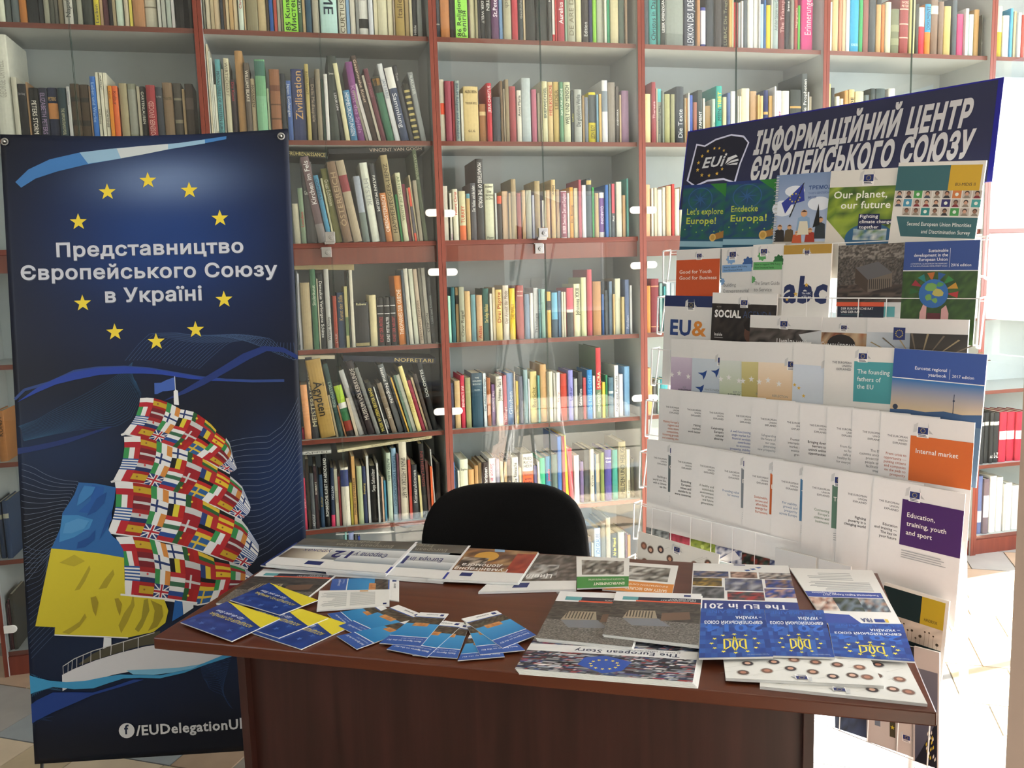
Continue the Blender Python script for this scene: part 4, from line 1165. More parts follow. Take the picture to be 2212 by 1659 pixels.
def design(k, a):
    """paints design k on the sheet; (0,0) is the bottom-left of the page"""
    if k in EXPL:
        tx, c = EXPL[k]; a.R('e2e2e3', 0, 0, 1, 1); full = k in PANEL_FULL; eut(a, k); xr = .31 if full else .36
        y = .675 if k[0] == 'x' else .64
        for i, t in enumerate(tx): a.T(c, t, xr, y - i * .032, .31, .0205, .014 if c in ('202428', '303438') else .006, 0, 'r')
        if k in PANEL:
            pc, pt = PANEL[k]; x = .345 if full else .39; y0, y1 = (.52, .875) if k[0] == 'y' else (.5, .85)
            a.R(pc, x, y0, 1, y1); a.eu(.42, y1 + .02, .11)
            for i, t in enumerate(pt): a.T('f0ece8', t, .41, y1 - .13 - i * .068, .55, .035, .012)
            a.lines('a0a4a8', x + .03, y0 - .1, .9, y0 - .03, 4, 3)
        if k in PHOTO: a.N(PHOTO[k], 0, 0, 1, .13, 24, 6, ord(k[1]), True)
        if k == 'y3': a.l += 1; a.P('e0e0e4', [(.05, .0), (.3, .12), (.4, .06), (.2, 0)]); a.P('e0e0e4', [(.45, .02), (.62, .12), (.75, .05), (.6, 0)]); a.T('c05060', '10', .55, .03, .1, .04, .02)
        if k == 'y2': a.D('a0b060', .2, .08, .03)
        return
    if k in ('explore', 'entdecke'):
        a.G('1c5470', '1c3474', 0, 0, 1, 1); a.N(['1c6050', '1c4870', '205c5c', '1c3c6c'], 0, .12, 1, .95, 10, 14, 4); a.P('2c7c34', [(.6, 1), (1, 1), (1, .75), (.85, .85)]); a.R('90b8cc', 0, 0, 1, .09)
        a.l += 1
        for i in range(24): t = i * math.pi / 12; t2 = t + math.pi / 12; a.P('2c588c', [(.4 + .27 * math.cos(t), .76 + .19 * math.sin(t)), (.4 + .27 * math.cos(t2), .76 + .19 * math.sin(t2)), (.4 + .25 * math.cos(t2), .76 + .175 * math.sin(t2)), (.4 + .25 * math.cos(t), .76 + .175 * math.sin(t))], 1, True)
        for i in range(8): t = i * math.pi / 4; a.P('2c588c', [(.4 + .2 * math.cos(t), .76 + .14 * math.sin(t)), (.4 + .04 * math.cos(t + .8), .76 + .03 * math.sin(t + .8)), (.4, .76)], 1, True)
        a.P('a87838', [(.72, .1), (1, .16), (1, .27), (.74, .2)]); a.D('d8b468', .73, .15, .07); a.D('c09848', .73, .15, .045)
        l1, l2 = ("Let's explore", 'Europe!') if k == 'explore' else ('Entdecke', 'Europa!')
        a.T('b8c850', l1, .12, .52, .8, .095, .012, 0, 'f' if k == 'explore' else 'l'); a.T('b8c850', l2, .12, .37, .66, .1, .02, 0, 'f')
        for i in range(7): a.l -= 1; a.D('88b848', .1 + .13 * i, .28 + .06 * math.sin(i * 2), .012)
    elif k == 'comic':
        a.G('b8c8e4', '7890b8', 0, 0, 1, 1); a.D('e0e8f4', .35, .75, .18, .08); a.D('e0e8f4', .15, .5, .2, .12); a.D('dce4f0', .8, .55, .2, .1)
        a.T('2c4c84', 'ТРЕМОЛ', .6, .76, .4, .05, .03, 0, 'f'); a.T('4c689c', 'ТА НОГО ЄВРОПЕЙСЬКА', .6, .69, .39, .028, .01, 0, 'f'); a.T('2c4c84', 'МІСІЯ', .6, .63, .18, .03, .02)
        a.P('2c3c98', [(.12, .58), (.3, .7), (.5, .86), (.54, .6), (.3, .55), (.2, .42)]); a.l += 1
        for i in range(9): t = i * math.pi / 4.5; a.S('d8c848', .36 + .09 * math.cos(t), .65 + .06 * math.sin(t), .02, 0, True)
        a.l += 1; a.P('202428', [(.5, .86), (.52, .87), (.3, .36), (.28, .37)])
        # crowd of plain figures below the flag
        for x, y, r, c, h in ((.55, .2, .13, '88a8cc', .3), (.12, .06, .1, '2c2828', .22), (.3, .06, .09, '605038', .22), (.85, .1, .1, '303840', .3), (.68, .05, .09, 'a83828', .16), (.45, .04, .09, 'd06038', .12)):
            a.P(c, [(x - r, y - .06), (x + r, y - .06), (x + r * .8, y + h * .5), (x, y + h * .62), (x - r * .8, y + h * .5)]); a.D('d8a880', x, y + h * .72, r * .45); a.P('3c2820', [(x - r * .45, y + h * .78), (x, y + h * .88), (x + r * .45, y + h * .78)])
        a.P('e0dcc8', [(.45, .1), (.66, .1), (.62, .3), (.48, .3)]); a.P('18181c', [(.72, .2), (.8, .55), (.84, .24)])
        for i in range(26): a.l -= 1; a.R('d8dce0', .0, .02 + i * .0375, .05, .035 + i * .0375, False)
    elif k == 'planet':
        a.R('dcdcd8', 0, 0, 1, 1); a.N(['5c7c28', '88a030', '304c20', 'a4b848', '3c6028'], 0, .0, 1, .76, 8, 8, 11); a.P('d8d4cc', [(0, .3), (.3, 0), (0, 0)])
        a.D('2c6088', .66, .02, .36, .22, 28); a.N(['d8dcd8', '2c6088', '6c8c50', '98b0c0'], .42, .0, .9, .16, 8, 4, 6); a.eu(.5, .83, .14)
        a.T('f0f4e8', 'Our planet,', .08, .6, .78, .1, .015, 0, 'f'); a.T('f0f4e8', 'our future', .2, .45, .72, .1, .015, 0, 'f')
        a.R('1c2450', .48, .29, .78, .37); a.R('1c2450', .48, .225, .98, .29, True); a.R('1c2450', .48, .15, .82, .225, True)
        a.T('f0f0f0', 'Fighting', .5, .315, .26, .045, .012, 0, 'f'); a.T('f0f0f0', 'climate change', .5, .24, .46, .045, .012, 0, 'f'); a.T('f0f0f0', 'together', .5, .165, .28, .045, .012, 0, 'f')
    elif k == 'midis':
        a.R('dcdcd8', 0, 0, 1, 1); a.R('34646c', 0, .62, .62, .95); a.R('c8a428', .62, .62, .97, .95); a.T('4c4424', 'EU-MIDIS II', .7, .68, .22, .04, .015)
        a.P('34646c', [(.06, .27), (1, .27), (1, 0), (.14, 0)]); rr = random.Random(2)
        for r_ in range(3):
            for i in range(9):
                x = .01 + i * .112; y = .52 - r_ * .115
                if i == 0 and r_ == 2: continue
                if (r_, i) in ((0, 2), (1, 1), (1, 5), (2, 3), (2, 6), (0, 6), (1, 8)):
                    a.R({(0, 2): '489850', (1, 1): '4890b0', (1, 5): '302c68', (2, 3): '308888', (2, 6): '489850', (0, 6): 'c87840', (1, 8): '48a0a0'}[(r_, i)], x, y, x + .1, y + .1); a.D('e0e8e0', x + .05, y + .05, .02); a.l -= 2
                else:
                    a.R(rr.choice(['c8c0b8', 'b8b0a8', 'd0ccc4']), x, y, x + .1, y + .1); a.P(rr.choice(['3c4858', '7c2830', '2c2c30', '8c8478']), [(x + .01, y), (x + .09, y), (x + .07, y + .035), (x + .03, y + .035)]); a.D(rr.choice(['2c201c', '48342c']), x + .05, y + .066, .026); a.D(rr.choice(['b88870', 'c89c84', '8c6450']), x + .05, y + .056, .02); a.l -= 4
        a.l += 5; a.T('e0e8e8', 'Second European Union Minorities', .2, .15, .74, .05, .01, 0, 'f'); a.T('e0e8e8', 'and Discrimination Survey', .38, .05, .56, .05, .01, 0, 'f')
    elif k == 'youth':
        a.R('dedede', 0, 0, 1, 1); a.R('c85428', 0, .1, 1, .88); a.eu(.48, .9, .11); a.T('f4e4dc', 'Good for Youth', .08, .717, .74, .04, .012, 0, 'f'); a.T('f4e4dc', 'Good for Business', .08, .644, .86, .04, .012, 0, 'f')
    elif k.startswith('sme'):
        c, d = ('78a0d0', '345c98') if k.endswith('blue') else ('58a060', '28683c'); a.R('dcdcdc', 0, 0, 1, 1); 
        for x, y, r in ((.82, .82, .17), (.02, .62, .1), (.3, .88, .15)):
            q = [(x + r * m * math.cos(i * math.pi / 16), y + r * m * math.sin(i * math.pi / 16) * a.W / a.H) for i in range(32) for m in [(1, 1, .82, .82)[i % 4]]]
            a.P(d if x > .5 else c, [(min(1, max(0, u_)), v_) for u_, v_ in q])
        a.eu(.25, .9, .2)
        a.R(c, .03, .725, .93, .81); a.T('283c58' if c[0] == '7' else '204828', 'How to support SME Policy', .08, .775, .8, .02, .01); a.T('283c58' if c[0] == '7' else '204828', 'from Structural Funds', .08, .74, .6, .02, .01)
        t = ('Building', 'Entrepreneurial') if k.endswith('blue') else ('The Smart Guide', 'to Service'); a.T('7c8084', t[0], .08, .56, .8, .04); a.T('7c8084', t[1], .08, .49, .86, .04)
    elif k == 'abc':
        a.R('dededd', 0, 0, 1, 1); a.R('b08c3c', 0, .9, 1, 1); a.eu(.45, .9, .1)
        a.T('1c2c5c', 'abc', .02, .385, .92, .27, .035, .08, 'f'); a.S('d8b048', .3, .47, .05); a.S('d8b048', .52, .57, .05); a.S('d8b048', .12, .41, .04); a.R('1c2c5c', .42, .42, .66, .5); a.T('e0e4f0', 'The ABC', .43, .47, .2, .02, .01); a.T('e0e4f0', 'of EU law', .43, .435, .2, .02, .01)
    elif k == 'council': council(a, ['DER EUROPÄISCHE RAT', 'UND DER RAT'])
    elif k == 'goals':
        a.R('2c488c', 0, 0, 1, 1); a.N(['304c1c', '24401c', '3c5c24', '2c4818'], 0, 0, 1, .71, 20, 18, 7); a.R('e0e4e8', 0, .71, 1, .718)
        for i, c in enumerate(['a83030', 'b88828', '307838', '285490', 'a86024', '1c7470', '902430', '24582c']):
            t = R(-5 + i * 26); a.P(c, [(.44 + .18 * math.cos(t), .5 + .11 * math.sin(t)), (.44 + .33 * math.cos(t - .16), .5 + .2 * math.sin(t - .16)), (.44 + .33 * math.cos(t + .16), .5 + .2 * math.sin(t + .16))])
        a.P('d0a0a0', [(.27, .0), (.27, .3), (.32, .4), (.36, .36), (.36, 0)]); a.P('d0a0a0', [(.56, 0), (.56, .34), (.62, .38), (.66, .3), (.66, 0)]); a.P('5c2028', [(.36, 0), (.37, .3), (.55, .3), (.56, 0)])
        a.D('2c64a8', .44, .49, .2); rr = random.Random(3)
        for cx_, cy_, q_ in ((.4, .55, .09), (.5, .5, .08), (.38, .45, .06), (.52, .58, .05), (.47, .42, .05)): a.P(rr.choice(['6c9c50', 'b0a858', '4c8c50']), [(cx_ + q_ * (.6 + .5 * rr.random()) * math.cos(i * .7), cy_ + q_ * (.5 + .4 * rr.random()) * math.sin(i * .7) * .7) for i in range(9)])
        for i, t in enumerate(['Sustainable', 'development in the', 'European Union']): a.T('e4e8f4', t, .6, .895 - .043 * i, .46, .03, .01, 0, 'r')
        a.T('c8d0e8', 'A STATISTICAL GLANCE FROM THE VIEWPOINT', .6, .775, .5, .013, .008, 0, 'r'); a.T('c8d0e8', 'OF THE UN SUSTAINABLE DEVELOPMENT GOALS', .6, .752, .5, .013, .008, 0, 'r'); a.R('c8d0e8', .625, .745, .63, .93); a.T('e4e8f4', '2016 edition', .65, .755, .26, .026, .01)
    elif k == 'euand':
        a.R('dcdcdc', 0, 0, 1, 1); a.R('1c2c5c', 0, .88, 1, 1); a.eu(.5, .87, .13, True, '182448'); a.T('24407c', 'EU', .14, .57, .44, .16, .035, 0, 'f'); a.T('d88838', '&', .6, .57, .3, .16, .02, 0, 'f'); a.N(['3c3c3c', '888888', '1c1c1c'], .25, .2, 1, .5, 10, 10, 3)
    elif k == 'social':
        a.R('dedede', 0, 0, 1, 1); a.N(['201c1c', '2c2626', '141214', '382f2c'], 0, 0, 1, .89, 18, 20, 12); a.D('5c3c30', .62, .6, .09, .09); a.D('181210', .64, .68, .12, .06)
        a.eu(.46, .88, .1); a.T('a8a4a0', '06.2018', .08, .85, .1, .012); a.T('ececec', 'SOCIAL', .05, .752, .42, .07, .04, 0, 'f'); a.T('38486c', 'AGENDA', .5, .752, .44, .07, 0, 0, 'f'); a.T('ececec', 'Inside', .06, .56, .14, .03, .01); a.R('ececec', .06, .54, .2, .543)
    elif k == 'civil':
        a.R('dedede', 0, 0, 1, 1); a.N(['3c3834', '58504c', '242020', '6c6460'], 0, 0, 1, .84, 14, 16, 21); a.P('c8ccd0', [(.7, .78), (1, .84), (1, .6), (.8, .66)]); a.eu(.44, .87, .1); a.T('e8e8e8', 'Цивільний', .4, .655, .42, .06, .01); a.T('e8e8e8', 'захист', .4, .55, .3, .05, .01)
    elif k == 'human':
        a.R('dedede', 0, 0, 1, 1); a.N(['7c4c34', 'b8824c', '4c3028', 'c8b090', '982c24'], 0, 0, 1, .82, 9, 9, 31); a.D('241c1c', .45, .68, .3, .12); a.eu(.44, .86, .12); a.T('e8e8e8', 'Гуманітарна', .03, .64, .72, .06, .01, 0, 'f'); a.T('e8e8e8', 'допомога', .2, .52, .6, .05, .01)
    elif k == 'road':
        a.R('dededf', 0, 0, 1, 1); a.G('c8d0d8', '8c98a8', 0, .3, .5, .84, True); a.G('504438', '302c28', .45, .3, 1, .84); rr = random.Random(1); a.l += 1
        for i in range(12): t = R(18 + i * 13); a.P('988868' if i % 2 else '6c6050', [(.55, .46), (.55 + .7 * math.cos(t), .46 + .38 * math.sin(t)), (.55 + .7 * math.cos(t + .03), .46 + .38 * math.sin(t + .03))], 1, True)
        a.R('1c2c6c', .28, .76, .4, .9); a.l += 1
        for i in range(12): t = i * math.pi / 6; a.S('e8d048', .34 + .035 * math.cos(t), .83 + .04 * math.sin(t), .008, 0, True)
        a.T('1c2c6c', 'Європа у 12 уроках', .2, .55, .5, .05, .01)
    elif k in ('purple', 'green', 'olive', 'orange', 'yellow_stars', 'birds'):
        c0, c1 = dict(purple=('d0c4d8', '8c7098'), green=('d4dcd8', 'b8c898'), olive=('d0c890', 'a89848'), orange=('ecdcc8', 'dcb070'), yellow_stars=('c8d4e4', 'd4dce4'), birds=('c8d4e0', 'b8c4d4'))[k]
        a.R('dfdfdf', 0, 0, 1, 1); a.G(c1, c0, 0, .3, 1, .82)
        if k == 'birds':
            for x, y, s_ in ((.19, .66, .09), (.4, .69, .08), (.15, .52, .09)): a.P('1c448c', [(x - s_, y + .02), (x, y + .025), (x + s_ * .7, y + .05), (x + s_ * .5, y), (x + s_ * .1, y - .045), (x - s_ * .1, y - .005)])
        elif k == 'yellow_stars':
            for x, y in ((.03, .64), (.09, .615), (.16, .55), (.18, .475), (.14, .4)): a.S('dcb038', x, y, .028)
        else:
            for x, y in ((.02, .64), (.15, .66), (.31, .635)): a.S('ececec', x, y, .045)
        t = dict(purple='REF', birds='WHITE PAPER', green='REFLECTION', olive='DEFENCE', orange='REFLECTION', yellow_stars='')[k]
        if t: a.T('80888f', t, .22, .515, .4, .02)
        if k in ('green', 'purple'): a.T('202830', 'FUTURE OF' if k == 'green' else 'HARNESSING', .14, .49, .5, .018, .02)
        a.eu(.43, .79, .11)
    elif k == 'founding':
        a.R('e0e0de', 0, 0, 1, 1); a.R('489ca4', .44, .545, 1, .88); a.eu(.5, .9, .12)
        for i, t in enumerate(('THE EUROPEAN', 'UNION', 'EXPLAINED')): a.T('585c64', t, .4, .855 - i * .028, .28, .018, .01, 0, 'r')
        for i, t in enumerate(['The founding', 'fathers of', 'the EU']): a.T('e4f0f0', t, .49, .78 - .062 * i, .48, .036, .01)
    elif k == 'eurostat':
        a.R('30509c', 0, 0, 1, 1); a.G('e0c8a0', '1c6cb0', 0, .12, 1, .575); a.R('e8ecf0', 0, .575, 1, .588); a.T('e4e8f4', 'Eurostat regional', .6, .72, .38, .045, .01, 0, 'r'); a.T('e4e8f4', 'yearbook', .6, .64, .24, .045, .01, 0, 'r'); a.R('c8d0e8', .63, .62, .634, .76); a.T('e4e8f4', '2017 edition', .66, .65, .25, .04, .01)
        a.P('3c5c88', [(.0, .0), (1, 0), (1, .18), (.8, .15), (.6, .17), (.4, .13), (.2, .14), (0, .12)]); a.R('303c54', .695, .15, .703, .42); a.D('303c54', .699, .33, .012); a.D('303c54', .06, .16, .03)
    elif k == 'network': network(a)
    elif k == 'pale_a': a.R('c8ccd0', 0, 0, 1, 1); a.G('b8bcc4', 'd0d4d8', 0, 0, 1, .8); a.eu(.4, .78, .16, True)
    elif k == 'pale_b': a.G('b0b8c0', 'ccd0d4', 0, 0, 1, 1); a.R('c8ccd0', .4, .5, .9, .8); a.R('34383c', .5, .74, .9, .78)
    elif k == 'handbook':
        a.R('dcdcd8', 0, 0, 1, 1); a.R('10282c', 0, .69, .6, .97); a.R('b8a02c', .6, .69, .95, .97); a.T('4c4424', 'HANDBOOK', .66, .73, .2, .03, .015); a.N(['c8c0b4', 'b8b0a4', 'd0c8bc'], 0, .48, .95, .69, 10, 5, 3); rr = random.Random(5)
        a.l += 1
        for i in range(14): x, y = .04 + i * .065, .53 + rr.random() * .12; a.R('605848', x, .48, x + .004, y, True); a.D('40382c', x, y, .012 + .014 * rr.random(), None, 10); a.l -= 1
        a.l += 1; a.R('10282c', 0, 0, .95, .48)
    elif k == 'black': a.N(['20242c', '34405c', '141418', '405070'], 0, 0, 1, 1, 10, 12, 8)
    elif k == 'logos':
        a.R('c8c0bc', 0, 0, 1, 1); a.N(['18181c', '24242c', '34343c'], 0, .32, 1, 1, 8, 8, 5); a.P('c8b828', [(.3, .32), (.42, .32), (.48, 1), (.36, 1)]); a.R('c8c0bc', 0, 0, 1, .34); a.R('707c8c', .18, .18, .3, .28); a.R('403c28', .5, .12, .62, .3); a.S('c8b828', .56, .21, .05); a.eu(.78, .14, .14)
    elif k == 'night':
        a.R('c4bcb8', 0, 0, 1, 1); a.G('3c4054', '70707c', .06, .0, .94, .82); a.P('141824', [(.06, .0), (.94, .0), (.94, .42), (.5, .2)]); rr = random.Random(9)
        for i in range(16): x, y = .5 + rr.random() * .38, .03 + rr.random() * .26; a.P('e0dcd0' if i % 2 else 'c8b038', [(x, y), (x + .05, y + .02), (x + .04, y + .045), (x - .01, y + .02)]); a.l -= 1
# ------------------------------------------------------------------ brochure rack
RK = {"O":[1.1805,-1.1357,0.0],"yaw":-1.08863,"lean":0.19399,"w":0.896}
ROWS = [1465,1304,1143,982,821,660,490,325]
rack = empty('brochure_rack', RK['O'], (0, 0, RK['yaw'])); tag(rack, 'white wire brochure rack with navy Ukrainian header board, right of the desk', 'rack')
# rack frame: local x along the rows, y to the back, z up; the rack plane leans back
LN = RK['lean']; RW = RK['w']; cl, sl = math.cos(LN), math.sin(LN)
def rp(u, v, f=0.0): return (u, v * sl - f * cl, v * cl + f * sl)      # point on the rack plane, f in front of it
LEGB = .42
for u in (0.03, RW - .03):
    MB().tube(rp(u, .06, -.012), rp(u, 1.72, -.012), .008, 10).build('upright', M_WIRE, rack, smooth=True)
    MB().tube((u, 1.3 * sl + .01, 1.3 * cl), (u, LEGB, .01), .011, 10).build('rear_leg', M_WIRE, rack, smooth=True)
MB().tube((.03, 1.3 * sl + .01, 1.3 * cl), (RW - .03, 1.3 * sl + .01, 1.3 * cl), .006).build('cross_bar', M_WIRE, rack)
MB().tube(rp(RW / 2, .02, -.015), rp(RW / 2, .62, -.015), .012, 12).build('centre_post', M_WIRE, rack, smooth=True)
for k, vb in enumerate(ROWS):
    vb = vb / 1000; b = MB(); h = .105 if k else .088; f0, f1, fb = .0, .036, .02; r = .0013
    uA, uB = -.02, RW + .02
    b.path([rp(uA, vb + h, f1), rp(uB, vb + h, f1)], .0018); b.path([rp(uA, vb, fb), rp(uB, vb, fb)], r); b.path([rp(uA, vb, f0), rp(uB, vb, f0)], r); b.path([rp(uA, vb + h, f0), rp(uB, vb + h, f0)], r)
    for u in (uA, uB): b.path([rp(u, vb - .006, f0), rp(u, vb - .006, fb), rp(u, vb + h, f1), rp(u, vb + h + .01, f0), rp(u, vb - .006, f0)], .0024)
    n = 13
    for i in range(1, n): u = uA + (uB - uA) * i / n; b.path([rp(u, vb, f0), rp(u, vb, fb), rp(u, vb + h, f1)], r)
    b.build('pocket_grille', M_WIRE, rack)
# header board
hu0, hu1, hv0, hv1 = -.005, RW + .005, 1.69, 1.935
hd = MB().box(0, 0, 0, 1, 1, 1); hd.v = [rp(u, v, f) for (u, v, f) in [(hu0, hv0, -.004), (hu1, hv0, -.004), (hu0, hv0, .002), (hu1, hv0, .002), (hu0, hv1, -.004), (hu1, hv1, -.004), (hu0, hv1, .002), (hu1, hv1, .002)]]
hd.c = [lin('10128c')] * 6; hdr = hd.build('header_board', M_PRINT, rack); hdr['label'] = 'navy header board with pale Ukrainian capitals and a flag emblem'
ha = Art(1, 1); ha.R('23284a', hu0 + .004, hv0, hu1 - .012, hv1 - .004)
REMAP = {}
def put_art(a, prims, flip=1):
    """lays measured pieces (mm) on a sheet whose second axis runs up (flip=1) or down (flip=-1)"""
    for t, c, pts, tx in prims:
        q = [(x / 1000, flip * y / 1000) for x, y in pts]
        if t == 'P': a.P(c, q)
        elif t == 'S': a.S(c, q[0][0], q[0][1], pts[-1][0] / 1000)
        elif t == 'C': a.D(c, q[0][0], q[0][1], pts[-1][0] / 1000, pts[-1][0] / 1000)
        elif t == 'L':
            w = pts[-1][0] / 2000; q = q[:-1]; a.l += 1
            for (x0, y0), (x1, y1) in zip(q, q[1:]):
                L = math.hypot(x1 - x0, y1 - y0) or 1; nx, ny = -(y1 - y0) / L * w, (x1 - x0) / L * w
                a.P(c, [(x0 + nx, y0 + ny), (x1 + nx, y1 + ny), (x1 - nx, y1 - ny), (x0 - nx, y0 - ny)], 1, True)
        elif t == 'T':
            (x0, y0), (x1, y1) = q[0], q[1]; cap = pts[-1][0] / 1000; shear = pts[-1][1]; big = 'ЄВРОП' in tx or 'ІНФОР' in tx; v_, f_, tw = glyphs(tx, .05 if big else .026)
            L = math.hypot(x1 - x0, y1 - y0); dx, dy = (x1 - x0) / L, (y1 - y0) / L; sy = cap / CAPH; sx = (L - shear * cap) / tw
            m = a._add
            m([(x0 + dx * (p[0] * sx + shear * p[1] * sy) - dy * p[1] * sy, y0 + dy * (p[0] * sx + shear * p[1] * sy) + dx * p[1] * sy) for p in v_], f_, lin(c))
put_art(ha, [["P","d0d4f0",[[33,1891],[65,1882],[103,1897],[158,1904],[203,1893],[224,1870],[203,1809],[192,1753],[149,1767],[92,1768],[46,1755],[12,1778],[22,1830]],""],["P","15182e",[[37,1885],[67,1877],[105,1892],[158,1899],[201,1888],[219,1870],[198,1810],[187,1759],[148,1773],[91,1774],[47,1761],[19,1778],[28,1829]],""],["S","d8b048",[[103,1868],[5.4,0.0]],""],["S","d8b048",[[121,1866],[5.4,0.0]],""],["S","d8b048",[[138,1857],[5.4,0.0]],""],["S","e8e8e8",[[148,1844],[5.8,0.0]],""],["S","d8b048",[[80,1862],[6.0,0.0]],""],["S","d8b048",[[61,1849],[6.5,0.0]],""],["S","d8b048",[[50,1830],[7.0,0.0]],""],["S","d8b048",[[50,1808],[7.0,0.0]],""],["S","d8b048",[[68,1790],[7.0,0.0]],""],["S","d8b048",[[95,1786],[6.4,0.0]],""],["S","d8b048",[[123,1789],[6.4,0.0]],""],["S","d8b048",[[140,1801],[5.8,0.0]],""],["T","d0d4dc",[[66,1812],[149,1811],[30.1,0.3]],"EUi"],["P","d8dce4",[[149,1815],[156,1833],[183,1839],[190,1833],[166,1825]],""],["P","d8dce4",[[152,1813],[169,1823],[193,1826],[195,1820],[170,1817]],""],["P","d8dce4",[[155,1811],[173,1814],[193,1815],[191,1808],[171,1810]],""],["T","c4c6cc",[[242,1834],[842,1831],[59.1,0.12]],"ІНФОРМАЦІЙНИЙ ЦЕНТР"],["T","c4c6cc",[[239,1758],[853,1755],[58.7,0.12]],"ЄВРОПЕЙСЬКОГО СОЮЗУ"]])
ha.mesh('header_print', lambda x, y, z: rp(x, y, .0022 + z), M_PRINT, hdr)

# ------------------------------------------------------------------ booklets in the rack
SLBL = dict(explore='green and blue booklet Let\'s explore Europe in the top row', entdecke='green and blue booklet Entdecke Europa in the top row', comic='spiral-bound comic with a waved blue flag, top row of rack', planet='green booklet Our planet, our future with climate box, top row', midis='teal and yellow survey report with rows of portraits, top row',
    youth='white and orange booklet Good for Youth in second rack row', sme_blue='white guide with pale blue gears, second rack row', sme_green='white guide with green gears, second rack row', abc='white booklet with big navy abc letters, second rack row', council='dark aerial photo booklet with red stripe, second rack row', goals='blue and green report with globe in hands, second rack row',
    euand='white booklet with navy EU and orange ampersand, third rack row', social='black magazine headed SOCIAL AGENDA, third rack row', civil='grey photo booklet on civil protection, third rack row', human='white topped booklet with dark curly hair photo, third rack row', road='wide white booklet with golden light rays, third rack row',
    purple='pale purple reflection paper with white star, fourth rack row', birds='pale blue white paper with dark blue birds, fourth row', green='pale green reflection paper beside the birds cover, fourth row', olive='olive yellow reflection paper with white star, fourth row', orange='pale orange reflection paper with white star, fourth row', yellow_stars='pale blue paper with column of yellow stars, fourth row', founding='white booklet with teal panel The founding fathers, fourth row', eurostat='navy regional yearbook with sunset city skyline, fourth row',
    network='white booklet with round portraits in a network, lower rack row', pale_a='pale grey sheet with small blue flag, lower rack row', pale_b='pale blue-grey sheet beside the flag sheet, lower rack row', handbook='dark green and yellow handbook with poppy heads, seventh row', black='dark blue photo booklet in the lowest rack row', logos='booklet with logo strip on beige, lowest rack row', night='dark framed booklet with scattered yellow shapes, lowest rack row')
FIRST = lambda k: ' '.join(EXPL[k][0])
upl = (0, math.sin(R(4.5)), math.cos(R(4.5)))
